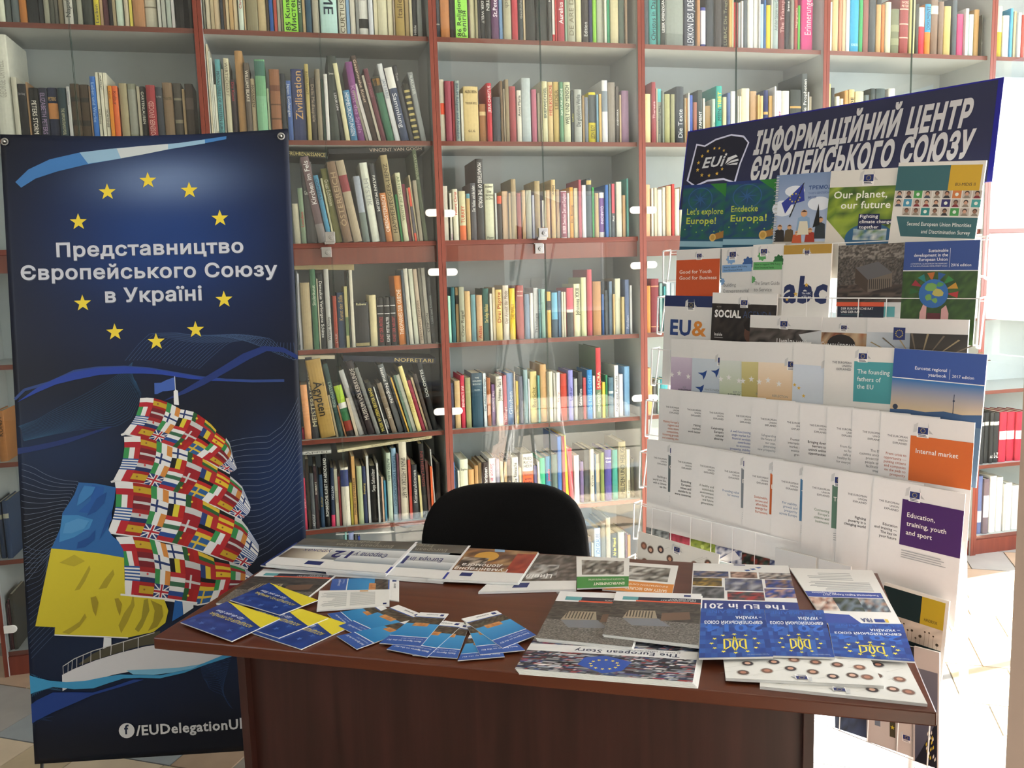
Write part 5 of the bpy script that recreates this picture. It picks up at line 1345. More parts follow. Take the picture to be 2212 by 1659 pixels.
for k, u, h, w, rot, off, dz_name in [[0,43,287,163,-0.051,0,"explore"],[0,200,281,180,-0.039,4,"entdecke"],[0,366,282,164,-0.035,8,"comic"],[0,527,276,182,-0.055,12,"planet"],[0,706,277,202,-0.085,16,"midis"],[1,41,250,157,0.005,0,"youth"],[1,205,247,109,0.021,3,"sme_blue"],[1,312,254,100,-0.004,6,"sme_green"],[1,410,248,139,-0.007,9,"abc"],[1,564,242,171,0.005,2,"council"],[1,739,242,172,-0.014,10,"goals"],[2,19,273,175,-0.014,0,"euand"],[2,196,281,211,-0.019,4,"social"],[2,327,218,215,-0.01,8,"civil"],[2,539,216,127,0.002,6,"human"],[2,665,216,240,0.003,10,"road"],[3,66,302,210,0.006,0,"purple"],[3,146,303,210,-0.001,2,"birds"],[3,242,301,210,0.024,4,"green"],[3,315,301,210,0.042,6,"olive"],[3,372,304,210,0.008,8,"orange"],[3,479,304,210,0.004,10,"yellow_stars"],[3,568,302,182,0.014,12,"founding"],[3,750,304,209,-0.023,16,"eurostat"],[4,42,310,210,0.013,0,"x0"],[4,122,310,210,0.016,2,"x1"],[4,201,308,210,0.028,4,"x2"],[4,291,308,210,0.026,6,"x3"],[4,372,309,210,0.014,8,"x4"],[4,453,308,210,0.02,10,"x5"],[4,519,308,210,0.018,12,"x6"],[4,595,308,210,0.014,14,"x7"],[4,664,308,210,0.009,16,"x8"],[4,737,307,214,-0.004,18,"x9"],[5,19,314,210,0.02,0,"y0"],[5,112,316,210,0.009,2,"y1"],[5,193,316,210,0.005,4,"y2"],[5,276,312,210,0.024,6,"y3"],[5,368,313,210,0.014,8,"y4"],[5,458,313,210,0.009,10,"y5"],[5,547,311,210,0.018,12,"y6"],[5,645,312,210,0.008,14,"y7"],[5,737,311,211,-0.024,16,"y8"],[6,18,198,294,-0.017,6,"network"],[6,487,252,117,-0.003,6,"pale_a"],[6,612,251,86,0.004,8,"pale_b"],[6,785,234,150,-0.04,12,"handbook"],[7,669,251,124,0.067,2,"black"],[7,756,263,114,0.051,6,"logos"],[7,871,272,57,0.048,10,"night"]]:
    vb = ROWS[k] / 1000; u = u / 1000; h = h / 1000; w = w / 1000; off = .012 + off / 1000
    if k == 0: h += .0
    bx, by, bz = rp(u, vb, off)
    e = bpy.data.objects.new
    n = {'comic': 'spiral_booklet', 'social': 'magazine'}.get(dz_name, 'booklet')
    th = .0055 if off > .02 else .0035
    if dz_name[0] in 'xy' and dz_name in EXPL: th = .0018
    o = MB().box(0, 0, 0, w, th, h).build(n, M_PAPER)
    M0 = Matrix.Translation(rack.location) @ Matrix.Rotation(RK['yaw'], 4, 'Z') @ Matrix.Translation((bx, by, bz)) @ Matrix.Rotation(-R(3), 4, 'X') @ Matrix.Rotation(-rot, 4, 'Y')
    # top edge keeps the measured tilt, so turn about the top-left corner
    T = Matrix.Translation((0, 0, h)); M0 = Matrix.Translation(rack.location) @ Matrix.Rotation(RK['yaw'], 4, 'Z') @ Matrix.Translation((bx, by, bz)) @ Matrix.Rotation(-R(3), 4, 'X') @ T @ Matrix.Rotation(-rot, 4, 'Y') @ T.inverted()
    o.matrix_world = M0
    a = Art(w, h); a.STEP = .00004
    low = .36 if k == 0 else .45 if dz_name == 'eurostat' else 0
    if low:
        a = Art(w, h * (1 - low)); a.STEP = .00004; design(dz_name, a); a.v = [(x, y + h * low, z) for x, y, z in a.v]
        base = dict(explore='1c5470', entdecke='1c5470', comic='c8c4bc', planet='d8d4cc', midis='dcdcd8', eurostat='5c7894')[dz_name]; a.H = h; a.l = 0; a.R(base, 0, 0, 1, low)
    else: design(dz_name, a)
    a.mesh('cover_print', lambda x, y, z: (x, -.0002 - z, y), M_PRINT, o)
    if dz_name == 'comic':
        b = MB()
        for i in range(22):
            zz = .012 + i * (h - .02) / 22
            b.path([(-.004, -.003, zz), (.006, -.004, zz + .001), (.007, .004, zz), (-.003, .006, zz)], .0008, 5)
        b.build('spiral_binding', M_CHROME, o)['kind'] = 'stuff'
    lb = SLBL.get(dz_name)
    if dz_name in EXPL:
        q = EXPL[dz_name][0]; t = ' '.join(' '.join(q).replace(' —', '').split()[:4]); lb = 'white booklet reading %s, %s rack row' % (t, 'fifth' if dz_name[0] == 'x' else 'sixth')
    tag(o, lb, 'booklet', 'booklets in the wire rack')

# ------------------------------------------------------------------ desk
DKO = {"o":[-0.0387,-1.6625],"yaw":-0.5055,"w":1.494,"d":0.665}; TH = .026
desk = empty('desk', (DKO['o'][0], DKO['o'][1], 0), (0, 0, DKO['yaw'])); tag(desk, 'dark red-brown laminate desk covered with brochures', 'desk')
DW, DD = DKO['w'], DKO['d']
MB().box(0, 0, .75 - TH, DW, DD, .75).build('desk_top', M_DESK, desk, bevel=.003)
for x in (.175, DW - .205): MB().box(x, .03, 0, x + .018, DD - .03, .75 - TH).build('side_panel', M_DESK_SHADED, desk, bevel=.001)
MB().box(.193, .05, .04, DW - .205, .066, .75 - TH).build('front_panel', M_DESK_SHADED, desk)
MB().tube((.78, .4, .7495), (.78, .4, .7512), .007, 16).build('screw_cap', M_CHROME, desk)

DLBL = dict(navy_booklet='navy booklet peeking from under the white lessons book', lessons_de='thick white book Europa in 12 Lektionen, farther from the banner', lessons_uk='thick white Ukrainian book with 12, at desk corner by the banner', civil='booklet with rescue photo beside the red-brown one, far desk edge', human='booklet with ochre and red painting-like photo, far desk edge',
    safety='orange banded leaflet on safety and security', environment='green banded leaflet lettered ENVIRONMENT', council_left='dark aerial photo booklet under the blue and yellow brochures', assoc_d='blue and yellow brochure closest to the blue fan', assoc_c='blue and yellow brochure second in the overlapping row', assoc_b='blue and yellow brochure at the desk corner, front of the stack', assoc_a='blue and yellow brochure lying over the aerial photo booklet',
    leaf_side='blue leaflet lying crosswise under the white text leaflet', leaf_text='white folded leaflet of small print, beside the blue and yellow brochures', story='crowd photo booklets The European Story at the front edge', council_a='aerial photo booklet partly under its twin, centre of desk', council_b='upper aerial photo booklet with red stripe, centre of desk', eu2017='white and blue report The EU in 2017 with photo grid',
    fra='rights report with white page and blue band, back corner', network_b='lower white booklet with round portraits at the front corner', network_a='upper white booklet with round portraits beneath blue brochures', ukr_c='blue trident brochure nearest the rack', ukr_b='blue trident brochure in the middle of three', ukr_a='blue trident brochure beside the crowd photo booklets')
FL = ['first, under the white leaflet edge', 'second', 'third', 'fourth', 'fifth, half covered', 'sixth', 'seventh, lowest at the front', 'eighth, just under the last', 'last, topmost of the fan']
dk_objs = {}
for name, zt, tk, pts in [["navy_booklet",40,30,[[-14,624],[336,644],[171,410],[-12,436]]],["lessons_de",120,110,[[165,646],[479,656],[494,405],[190,404]]],["lessons_uk",200,80,[[17,616],[336,638],[351,398],[22,406]]],["civil",60,50,[[624,635],[776,643],[816,414],[599,356]]],["human",120,50,[[449,639],[674,640],[678,414],[457,401]]],["safety",40,30,[[863,625],[1032,620],[1032,422],[874,430]]],["environment",80,30,[[775,633],[909,643],[932,448],[818,415]]],["council_left",30,30,[[11,414],[213,431],[219,204],[25,186]]],["assoc_d",30,20,[[233,195],[392,131],[341,4],[189,58]]],["assoc_c",50,20,[[157,220],[324,153],[271,39],[111,96]]],["assoc_b",70,20,[[51,192],[224,126],[186,2],[19,66]]],["assoc_a",90,20,[[87,313],[257,234],[215,140],[56,196]]],["leaf_side",20,20,[[218,382],[375,426],[436,278],[248,309]]],["leaf_text",50,30,[[227,297],[388,336],[427,244],[279,186]]],["story",70,70,[[785,150],[1106,176],[1102,11],[781,0]]],["council_a",130,60,[[787,378],[985,395],[982,119],[791,124]]],["council_b",180,60,[[913,386],[1098,406],[1105,141],[919,155]]],["eu2017",30,30,[[1066,650],[1292,670],[1303,365],[1077,337]]],["fra",60,30,[[1294,645],[1481,663],[1495,342],[1349,323]]],["network_b",50,50,[[1217,159],[1474,201],[1482,16],[1216,23]]],["network_a",100,50,[[1148,165],[1409,207],[1421,57],[1158,32]]],["ukr_c",130,30,[[1352,309],[1494,330],[1487,159],[1350,153]]],["ukr_b",160,40,[[1230,347],[1348,367],[1349,142],[1237,127]]],["ukr_a",190,40,[[1101,322],[1228,341],[1241,117],[1109,85]]],["f1",30,15,[[409,246],[464,200],[380,112],[309,178]]],["f2",35,15,[[444,254],[526,209],[439,76],[363,122]]],["f3",45,15,[[502,176],[541,162],[452,23],[384,72]]],["f4",60,15,[[511,218],[574,222],[573,57],[486,55]]],["f5",50,15,[[547,184],[623,186],[602,17],[511,34]]],["f6",40,15,[[577,190],[635,179],[660,25],[570,21]]],["f7",55,15,[[652,127],[701,146],[748,47],[665,13]]],["f8",70,15,[[625,182],[673,208],[780,79],[700,43]]],["f9",85,15,[[612,196],[673,253],[786,147],[736,76]]]]:
    zt = zt / 10000; tk = tk / 10000; P4 = [(x / 1000, y / 1000) for x, y in pts]      # far-left, far-right, near-right, near-left
    land = name.startswith('assoc')
    # page corners as read by the person behind the desk
    if land: BR, BL, TL, TR = P4[0], P4[1], P4[2], P4[3]
    elif name == 'leaf_side': BL, TL, TR, BR = P4[1], P4[0], P4[3], P4[2]
    elif name[0] == 'f' and name[1:].isdigit(): BR, BL, TL, TR = P4
    else: BR, BL, TL, TR = P4
    def mp(x, y, BL=BL, BR=BR, TL=TL, TR=TR):
        return tuple(BL[i] * (1 - x) * (1 - y) + BR[i] * x * (1 - y) + TL[i] * (1 - x) * y + TR[i] * x * y for i in (0, 1))
    Wd = math.dist(BL, BR); Hd = math.dist(BL, TL); cxy = mp(.5, .5)
    o = MB()
    copies = 5 if name == 'story' else 2 if name.startswith(('lessons', 'council', 'human')) else 1
    for c_ in range(copies):
        t0 = tk / copies; zb = zt - tk + c_ * t0; j = (copies - 1 - c_) * .004
        o.prism([(p[0] - cxy[0] + j * .6, p[1] - cxy[1] - j * .5) for p in P4], zb, zb + t0 * .94, axis=2)
    o = o.build('leaflet' if (name[0] == 'f' and name[1:].isdigit()) or name.startswith(('leaf', 'safety', 'envir')) else 'booklet', M_PAPER)
    ca, sa = math.cos(DKO['yaw']), math.sin(DKO['yaw'])
    o.location = (DKO['o'][0] + cxy[0] * ca - cxy[1] * sa, DKO['o'][1] + cxy[0] * sa + cxy[1] * ca, .75); o.rotation_euler = (0, 0, DKO['yaw'])
    a = Art(Wd, Hd); a.STEP = .00004; k = name
    if k == 'navy_booklet': a.R('28387c', 0, 0, 1, 1)
    elif k.startswith('lessons'):
        a.R('e0e0e0', 0, 0, 1, 1); a.G('8898a8', '4c4c4c', 0, .0, 1, .72); a.G('e0e4e8', '707478', 0, .32, 1, .72); a.P('d8d0c0', [(.0, .3), (1, .36), (1, .2), (.5, .5), (0, .5)]) if 0 else None
        a.N(['5c5c5c', '504c48', '68645c'], 0, .0, 1, .26, 14, 4, 4); a.G('dce0e4', '8c98a4', 0, .55, .5, .76); a.G('e8e0d0', '5c4c3c', .62, .4, .98, .74, True)
        a.R('e4e4e4', 0, .77, 1, 1); a.R('1c2c6c', .56, .8, .7, .92)
        a.T('24286c', '12', .42, .42, .16, .22, .03, 0, 'f'); t = ('Європа у', 'уроках') if k.endswith('uk') else ('Europa in', 'Lektionen'); a.T('2c3470', t[0], .12, .44, .28, .12, .01, 0, 'f'); a.T('2c3470', t[1], .62, .4, .24, .1, 0, 0, 'f')
        a.T('a09c90', 'European Values', .15, .15, .5, .1, 0); a.T('a09c90', 'Friedrich', .3, .03, .4, .08, 0); a.R('e8e8ec', -.02, 0, .0, 1); a.R('2838a0', -.02, .82, .0, 1)
    elif k == 'civil': a.R('e0e0e0', 0, 0, 1, 1); a.N(['48403c', '6c6460', '2c2826', '88807c', '584c44'], 0, 0, 1, .76, 20, 14, 3); a.N(['c8c8c8', '303030', '6c5c50'], .25, .3, .6, .7, 6, 6, 8); a.T('e8e8e8', 'Цивільний', .3, .58, .6, .1, .02); a.R('1c2c6c', .52, .8, .68, .92)
    elif k == 'human': a.R('e0e0e0', 0, 0, 1, 1); a.N(['70482c', 'a87444', '48281c', 'b89468', '60403c'], 0, 0, 1, .72, 12, 8, 3); a.D('d09c3c', .55, .25, .14, .16); a.N(['982c20', '7c1c18', 'a84430'], .0, .1, .22, .72, 4, 6, 3); a.N(['28201c', 'd0c0b0', '48342c'], .5, .3, .8, .62, 6, 5, 9); a.P('88a8cc', [(.4, 0), (.52, 0), (.5, .08), (.38, .08)]); a.T('e8e4e0', 'Гуманітарна', .2, .62, .6, .09, .02, 0, 'f'); a.T('e8e4e0', 'допомога', .3, .5, .45, .09, .02, 0, 'f'); a.R('1c2c6c', .55, .78, .68, .88)
    elif k in ('safety', 'environment'):
        a.R('e4e4e2', 0, 0, 1, 1); a.R('d88838' if k == 'safety' else '38883c', 0, .66, 1, 1); a.N(['48443e', '8c8880', 'c8c8c4', '28241f', '6c645c'], .1, .12, .9, .6, 12, 7, 5 if k == 'safety' else 6)
        a.T('f0e8dc', 'SAFETY AND SECURITY' if k == 'safety' else 'ENVIRONMENT', .08, .85, .6, .08, .02); a.T('f0e8dc', 'VILLAGE DATA OF ITS OWN WASTE SORTING' if k != 'safety' else 'INFORMATION CAMPAIGN', .08, .73, .7, .05)
    elif k.startswith('council'):
        council_lines = ['THE EUROPEAN COUNCIL', 'AND THE COUNCIL'] if k == 'council_a' else ['DER EUROPÄISCHE RAT', 'UND DER RAT']
        a.R('e4e4e6', 0, 0, 1, 1); a.N(['807c76', '686460', '4c4844', '908c86', '3c3834', '5c5854'], 0, .6, 1, 1, 90, 60, 5); a.N(['383432', '48423e', '2c2826', '565048'], 0, .23, 1, .62, 40, 24, 8, True, 2)
        a.P('747880', [(.3, .72), (.72, .76), (.84, .62), (.45, .58)]); a.P('6c5444', [(.1, .55), (.42, .62), (.42, .46), (.12, .4)]); a.P('988c78', [(.46, .58), (.84, .62), (.8, .44), (.5, .42)]); a.l += 1
        for i in range(9): a.R('4c443c', .52 + i * .034, .44, .534 + i * .034, .58, True)
        a.R('1c2438', .0, .12, .72, .2); a.R('58a0a8', .72, .12, .9, .2); a.R('d85838', 0, .2, .74, .23); a.T('e0e0e0', council_lines[0], .06, .165, .4, .024, .01); a.T('e0e0e0', council_lines[1], .06, .135, .3, .024, .01); a.R('1c2c6c', .12, .04, .2, .08)
        # the page is printed the other way up here: picture above, band below, as the reader sees it
        a.v = [(x, Hd - y if 0 else y, z) for x, y, z in a.v]
    elif k.startswith('assoc'):
        a.N(['24408c', '1c3478', '2c4c9c', '20387c'], 0, 0, 1, 1, 8, 10, 4); a.P('e8d838', [(1, 0), (0, 0), (0, .42), (.3, .3), (.62, .16), (.9, .03)]); a.l += 1
        for i in range(7): t = i * .75 + 1; a.S('4868b0', .55 + .36 * math.cos(t), .62 + .25 * math.sin(t), .05, .3, True)
        a.T('d8c848', 'АСОЦІАЦІЯ ЄС–УКРАЇНА:', .1, .44, .8, .08, .015, .15, 'f'); a.T('d8e0f0', 'Що це дає Вам', .38, .32, .5, .07, .01, .3, 'f'); a.D('3c589c', .9, .85, .04)
    elif k == 'leaf_side' or (k[0] == 'f' and k[1:].isdigit()): figures(a)
    elif k == 'leaf_text': a.R('e6e6e4', 0, 0, 1, 1); a.lines('888c90', .2, .12, .98, .88, 16, 4); a.R('c89048', .3, .04, .42, .1); a.R('1c2c6c', .04, .82, .09, .92); a.R('e6e6e4', .55, .0, .6, 1)
    elif k == 'story':
        a.N(['1c1c20', 'e0e0e0', '3c4454', 'a83838', '9ca4b0', '2c3444', '14141c', '24242c', '1c1c24', '2c4880', '606468', '181c28'], 0, .0, 1, 1, 80, 50, 12, True, 2.6); a.N(['d8d8d8', 'c8ccd0', 'dcdcdc'], 0, .26, 1, .46, 12, 3, 3)
        a.T('28304c', 'The European Story', .1, .34, .62, .085, .02, 0, 'f'); a.T('585c64', '60 YEARS OF SHARED PROGRESS', .1, .29, .34, .03, .01); a.P('2850a8', [(.36, .62), (.52, .5), (.64, .58), (.66, .78), (.5, .96), (.4, .86)]); a.l += 1
        for i in range(12): t = i * math.pi / 6; a.S('e8d048', .51 + .08 * math.cos(t), .73 + .12 * math.sin(t), .014, 0, True)
    elif k == 'eu2017':
        a.R('e4e4e4', 0, 0, 1, 1); a.R('1c2c6c', .45, .01, .57, .03); a.l += 1
        for x, y in ((.3, .05), (.36, .09), (.42, .12)): a.P('2c58a0', [(x, y), (x + .05, y + .01), (x + .02, y + .04), (x - .02, y + .02)], 1, True)
        rr2 = random.Random(3); G_ = [(.0, .2, .33, .34), (.34, .2, .62, .33), (.63, .2, 1, .34), (.0, .35, .28, .52), (.3, .35, .68, .6), (.7, .35, 1, .52), (.0, .54, .3, .72), (.3, .62, .66, .78), (.68, .54, 1, .76)]
        G_ = [(x0, y0 - .02, x1 - .01, y1 - .02) for x0, y0, x1, y1 in G_]
        PA = [['2c3040', 'c8c4c0', '806c5c'], ['3c2420', '8c6c60', 'c0a090'], ['284078', '181c30', 'a08c80'], ['2c4ca0', '1c2c60', '8c6c50'], ['303c70', 'a8a8b0', '585860'], ['604c20', 'a88830', '201c14'], ['1c3060', '2c48a0', 'c09880'], ['282c34', 'a83030', '484c50'], ['404448', '78787c', '1c1c1c']]
        for g_, p_ in zip(G_, PA): a.N(p_, *g_, 7, 5, rr2.randint(1, 99)); a.l -= 1
        a.l += 1; a.R('283880', 0, .78, 1, 1); a.T('ececf0', 'The EU in 2017', .1, .84, .86, .09, .02, 0, 'f')
    elif k == 'fra':
        a.R('e4e4e2', 0, 0, 1, 1); a.lines('989ca0', .3, .08, .85, .24, 5, 2); a.lines('787c84', .12, .26, .9, .44, 9, 4); a.R('30489c', .05, .46, 1, .56); a.T('e8ecf4', 'Fundamental Rights Report 2017', .1, .5, .7, .03, .01); a.T('e8ecf4', 'FRA Opinions', .62, .47, .3, .03, .01)
        a.N(['2c3844', '98a8b4', '5c7080', 'a88470'], .05, .57, .38, .8, 7, 5, 2); a.N(['384430', '6c7c8c', '18201c'], .38, .57, .7, .8, 6, 5, 5); a.N(['a87460', 'd0b0a0', '5c3830', 'e0d8d0'], .7, .57, 1, .8, 6, 5, 6); a.P('30489c', [(1, .84), (1, 1), (.52, 1), (.62, .86)]); a.T('3c4878', 'FRA', .36, .91, .14, .06, .03, 0, 'f'); a.R('284090', .2, .92, .33, .97); a.R('d8b848', .15, .92, .19, .97)
    elif k.startswith('network'):
        network(a); a.R('24387c', .7, .1, 1, .16) if k == 'network_a' else None
    elif k.startswith('ukr'): ukr(a)
    flipy = k.startswith(('network', 'fra_')) and 0
    def fn(x, y, z, mp=mp, Wd=Wd, Hd=Hd, c=cxy, zt=zt):
        p = mp(x / Wd, y / Hd); return (p[0] - c[0], p[1] - c[1], zt + .0002 + z)
    a.mesh('cover_print', fn, M_PRINT, o)
    if name[0] == 'f' and name[1:].isdigit():
        tag(o, 'narrow blue figures leaflet, %s, in the fan on the desk' % FL[int(name[1:]) - 1], 'leaflet', 'fanned blue leaflets on the desk')
    else: tag(o, DLBL[name], 'leaflet' if o.name.startswith('leaflet') else 'booklet', 'brochures on the desk')

# ------------------------------------------------------------------ banner
BN_ = {"o":[-0.4889,-0.744,1.908],"yaw":-0.1759,"lean":0.0977,"w":0.799}
BW = BN_['w']; BH = 1.8
ban = empty('display_banner', BN_['o'], (-BN_['lean'], 0, BN_['yaw'])); ban.rotation_euler = (Matrix.Rotation(BN_['yaw'], 4, 'Z') @ Matrix.Rotation(-BN_['lean'], 4, 'X')).to_euler()
tag(ban, 'tall navy blue banner with gold stars and a flag-sailed ship', 'banner')
def bshape(x, y):
    """depth and sag of the hanging vinyl: x across, y up from the top edge (negative)"""
    s_ = .012 * math.sin(math.pi * min(1, max(0, x / BW))) * math.exp(y * 9)
    return -s_, 0.0
NX, NY = 48, 100; vv = []; ff = []; vc = []
def bcol(x, y):
    px = x / BW; py = -y / BH
    def g(cx_, cy_, rx, ry): return math.exp(-((px - cx_) / rx) ** 2 - ((py - cy_) / ry) ** 2)
    base = lin('090d1a'); c = list(base)
    def mixin(col, k):
        for i in range(3): c[i] = c[i] * (1 - k) + lin(col)[i] * k
    mixin('183a78', min(1, g(.54, .17, .36, .15) * 1.05)); mixin('8098c0', g(.56, .075, .22, .035) * .6); mixin('101c3c', g(.5, .3, .6, .06) * .5)
    mixin('12305c', g(.15, .5, .3, .07) * .55); mixin('123060', g(.93, .56, .18, .1) * .7); mixin('10284c', g(.35, .82, .5, .07) * .6); mixin('10244a', g(.2, .9, .5, .05) * .4); mixin('12305c', g(.9, .86, .2, .06) * .5)
    return tuple(c)
for j in range(NY + 1):
    for i in range(NX + 1):
        x = BW * i / NX; y = -BH * j / NY; dy, dd = bshape(x, y); vv.append((x, dd, y + dy)); vc.append(bcol(x, y))
fcol = []
for j in range(NY):
    for i in range(NX):
        q = (j * (NX + 1) + i, j * (NX + 1) + i + 1, (j + 1) * (NX + 1) + i + 1, (j + 1) * (NX + 1) + i); ff.append(q[::-1]); fcol.append(tuple(vc[t] for t in q[::-1]))
me = bpy.data.meshes.new('vinyl_sheet'); me.from_pydata(vv, [], ff); paint(me, fcol); me.materials.append(M_BAN); me.shade_smooth(); sheet = link('vinyl_sheet', me, ban)
sm = sheet.modifiers.new('thickness', 'SOLIDIFY'); sm.thickness = .0008; sm.offset = -1
ba = Art(1, 1); ba.STEP = .00003
FLG = dict(es=('h', ['b82424', 'e0b830', 'e0b830', 'b82424']), ie=('v', ['389050', 'e4e4e4', 'd08840']), it=('v', ['389050', 'e4e4e4', 'b82c30']), lv=('h', ['8c2430', '8c2430', 'e4e4e4', '8c2430', '8c2430']), fi=('x', ['e4e4e4', '24386c']), pt=('v', ['2c6034', 'b82424', 'b82424']), lt=('h', ['d8b838', '2c6034', 'a82c2c']), de=('h', ['18181a', 'b82424', 'd8b838']), be=('v', ['18181a', 'd8c838', 'b82424']), dk=('x', ['b0202c', 'e4e4e4']), cz=('h', ['e4e4e4', 'b02030']), bg=('h', ['e4e4e4', '389050', 'b02c30']), pl=('h', ['e4e4e4', 'b82c38']), ro=('v', ['28407c', 'd8c038', 'b02830']), nl=('h', ['b02c30', 'e4e4e4', '28407c']), gr=('h', ['2c5898', 'e4e4e4'] * 4 + ['2c5898']), hr=('h', ['b82c30', 'e4e4e4', '24386c']), hu=('h', ['b82c30', 'e4e4e4', '38684c']), mt=('v', ['e4e4e4', 'b82430']), gb=('u', ['24386c', 'e4e4e4', 'b02430']), si=('h', ['e4e4e4', '24488c', 'b02830']), se=('x', ['2c5c94', 'd8b83c']))
FR = [['cz', 'es', 'ie', 'fi', 'pt', 'lt', 'de', 'bg', 'gr', 'lv', 'fi', 'be'], ['it', 'lv', 'fi', 'be', 'cz', 'ro', 'es', 'ie', 'fi', 'pl', 'de', 'nl'], ['gr', 'hr', 'ie', 'hu', 'dk', 'de', 'it', 'lv', 'gr', 'hu', 'dk', 'lt'], ['mt', 'es', 'gb', 'si', 'pt', 'se', 'mt', 'es', 'gb', 'si', 'pt', 'se']]
def resample(p, t):
    L = [0]
    for a_, b_ in zip(p, p[1:]): L.append(L[-1] + math.dist(a_, b_))
    s_ = t * L[-1]
    for i in range(len(p) - 1):
        if s_ <= L[i + 1] or i == len(p) - 2:
            k = (s_ - L[i]) / ((L[i + 1] - L[i]) or 1); return (p[i][0] + (p[i + 1][0] - p[i][0]) * k, p[i][1] + (p[i + 1][1] - p[i][1]) * k)
def sail(pts):
    q = [(x / 1000, -y / 1000) for x, y in pts]; n = (len(q) + 1) // 2; top = q[:n]; bot = q[n:][::-1]
    def at(u, v):                                  # v 0 top .. 1 bottom, billowing to the right
        a_ = resample(top, u); b_ = resample(bot, u); k = .012 * math.sin(math.pi * v); sc_ = .006 * abs(math.sin(u * math.pi * 3))
        return (a_[0] + (b_[0] - a_[0]) * v + k, a_[1] + (b_[1] - a_[1]) * v + sc_ * (1 - v) * 1.2 - .004)
    nc, nr = 9, 4
    ba.l += 1; L0 = ba.l
    def quad(c, u0, v0, u1, v1, lift=0):
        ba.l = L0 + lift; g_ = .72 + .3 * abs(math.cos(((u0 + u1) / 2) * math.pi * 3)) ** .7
        n_ = 2
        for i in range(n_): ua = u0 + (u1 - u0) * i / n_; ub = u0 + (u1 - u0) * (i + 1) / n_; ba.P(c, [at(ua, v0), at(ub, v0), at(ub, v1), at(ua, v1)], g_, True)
    for r_ in range(nr):
        for c_ in range(nc):
            k_, cs = FLG[FR[r_][c_]]; u0, u1 = c_ / nc, (c_ + 1) / nc; v0, v1 = r_ / nr, (r_ + 1) / nr; du, dv = u1 - u0, v1 - v0
            if k_ == 'h':
                for i, cc in enumerate(cs): quad(cc, u0, v0 + dv * i / len(cs), u1, v0 + dv * (i + 1) / len(cs))
            elif k_ == 'v':
                for i, cc in enumerate(cs): quad(cc, u0 + du * i / len(cs), v0, u0 + du * (i + 1) / len(cs), v1)
            elif k_ == 'x': quad(cs[0], u0, v0, u1, v1); quad(cs[1], u0, v0 + dv * .42, u1, v0 + dv * .6, 1); quad(cs[1], u0 + du * .3, v0, u0 + du * .42, v1, 2)
            else:
                quad(cs[0], u0, v0, u1, v1); ba.l = L0 + 1; w_ = .1
                for (a0, b0, a1, b1) in ((0, 0, 1, 1), (0, 1, 1, 0)): ba.P(cs[1], [at(u0 + du * (a0 + (0 if a0 else 0)), v0 + dv * max(0, min(1, b0 - w_))), at(u0 + du * a1, v0 + dv * max(0, min(1, b1 - w_))), at(u0 + du * a1, v0 + dv * max(0, min(1, b1 + w_))), at(u0 + du * a0, v0 + dv * max(0, min(1, b0 + w_)))], 1, True)
                quad(cs[1], u0, v0 + dv * .36, u1, v0 + dv * .64, 2); quad(cs[1], u0 + du * .38, v0, u0 + du * .62, v1, 3); quad(cs[2], u0, v0 + dv * .43, u1, v0 + dv * .57, 4); quad(cs[2], u0 + du * .44, v0, u0 + du * .56, v1, 5)
            if FR[r_][c_] == 'es': ba.l = L0 + 3; p = at(u0 + du * .35, v0 + dv * .5); ba.D('8c5c2c', p[0], p[1], .0028, .0028, 8)
            if FR[r_][c_] == 'pt': ba.l = L0 + 3; p = at(u0 + du * .35, v0 + dv * .5); ba.D('d8c040', p[0], p[1], .0032, .0032, 10)
            if FR[r_][c_] == 'hr': ba.l = L0 + 3; p = at(u0 + du * .5, v0 + dv * .45); ba.D('c04848', p[0], p[1], .003, .004, 8)
    ba.l = L0 + 7
    for i in range(14): a_ = at(i / 14, 1.0); b_ = at((i + 1) / 14, 1.0); ba.P('dcdcdc', [a_, b_, (b_[0], b_[1] - .004), (a_[0], a_[1] - .004)], 1, True)
    a_ = at(0, 1.0); ba.P('dcdcdc', [(a_[0] - .008, a_[1] - .003), (a_[0] + .004, a_[1] + .002), (a_[0] + .004, a_[1] - .006), (a_[0] - .006, a_[1] - .008)], 1, True)
def web(c, pts, n=20):
    q = [(x / 1000, -y / 1000) for x, y in pts]; h_ = (len(q) + 1) // 2; A_ = q[:h_]; B_ = q[h_:][::-1]; ba.l += 1
    for k in range(n + 1):
        t = k / n; prev = None
        for i in range(25):
            s_ = i / 24; a_ = resample(A_, s_); b_ = resample(B_, s_); p = (a_[0] + (b_[0] - a_[0]) * t + .004 * math.sin(s_ * 9 + t * 4), a_[1] + (b_[1] - a_[1]) * t + .006 * math.sin(s_ * 7 + t * 5))
            if not (0.002 < p[0] < BW - .002): prev = None; continue
            if prev:
                L_ = math.dist(prev, p) or 1; nx, ny = -(p[1] - prev[1]) / L_ * .00045, (p[0] - prev[0]) / L_ * .00045
                ba.P(c, [(prev[0] + nx, prev[1] + ny), (p[0] + nx, p[1] + ny), (p[0] - nx, p[1] - ny), (prev[0] - nx, prev[1] - ny)], .55, True)
            prev = p
def clipx(pts):
    """keeps a printed shape inside the banner's edges"""
    def side(ps, k, keep):
        out = []
        for i in range(len(ps)):
            a_, b_ = ps[i - 1], ps[i]; ka, kb = keep(a_), keep(b_)
            if ka != kb: t = (k - a_[0]) / (b_[0] - a_[0]); out.append([k, a_[1] + (b_[1] - a_[1]) * t])
            if kb: out.append(b_)
        return out
    lo, hi = 1, BW * 1000 - 1
    pts = side(pts, lo, lambda p: p[0] >= lo)
    return side(pts, hi, lambda p: p[0] <= hi) if pts else pts
LATE = []
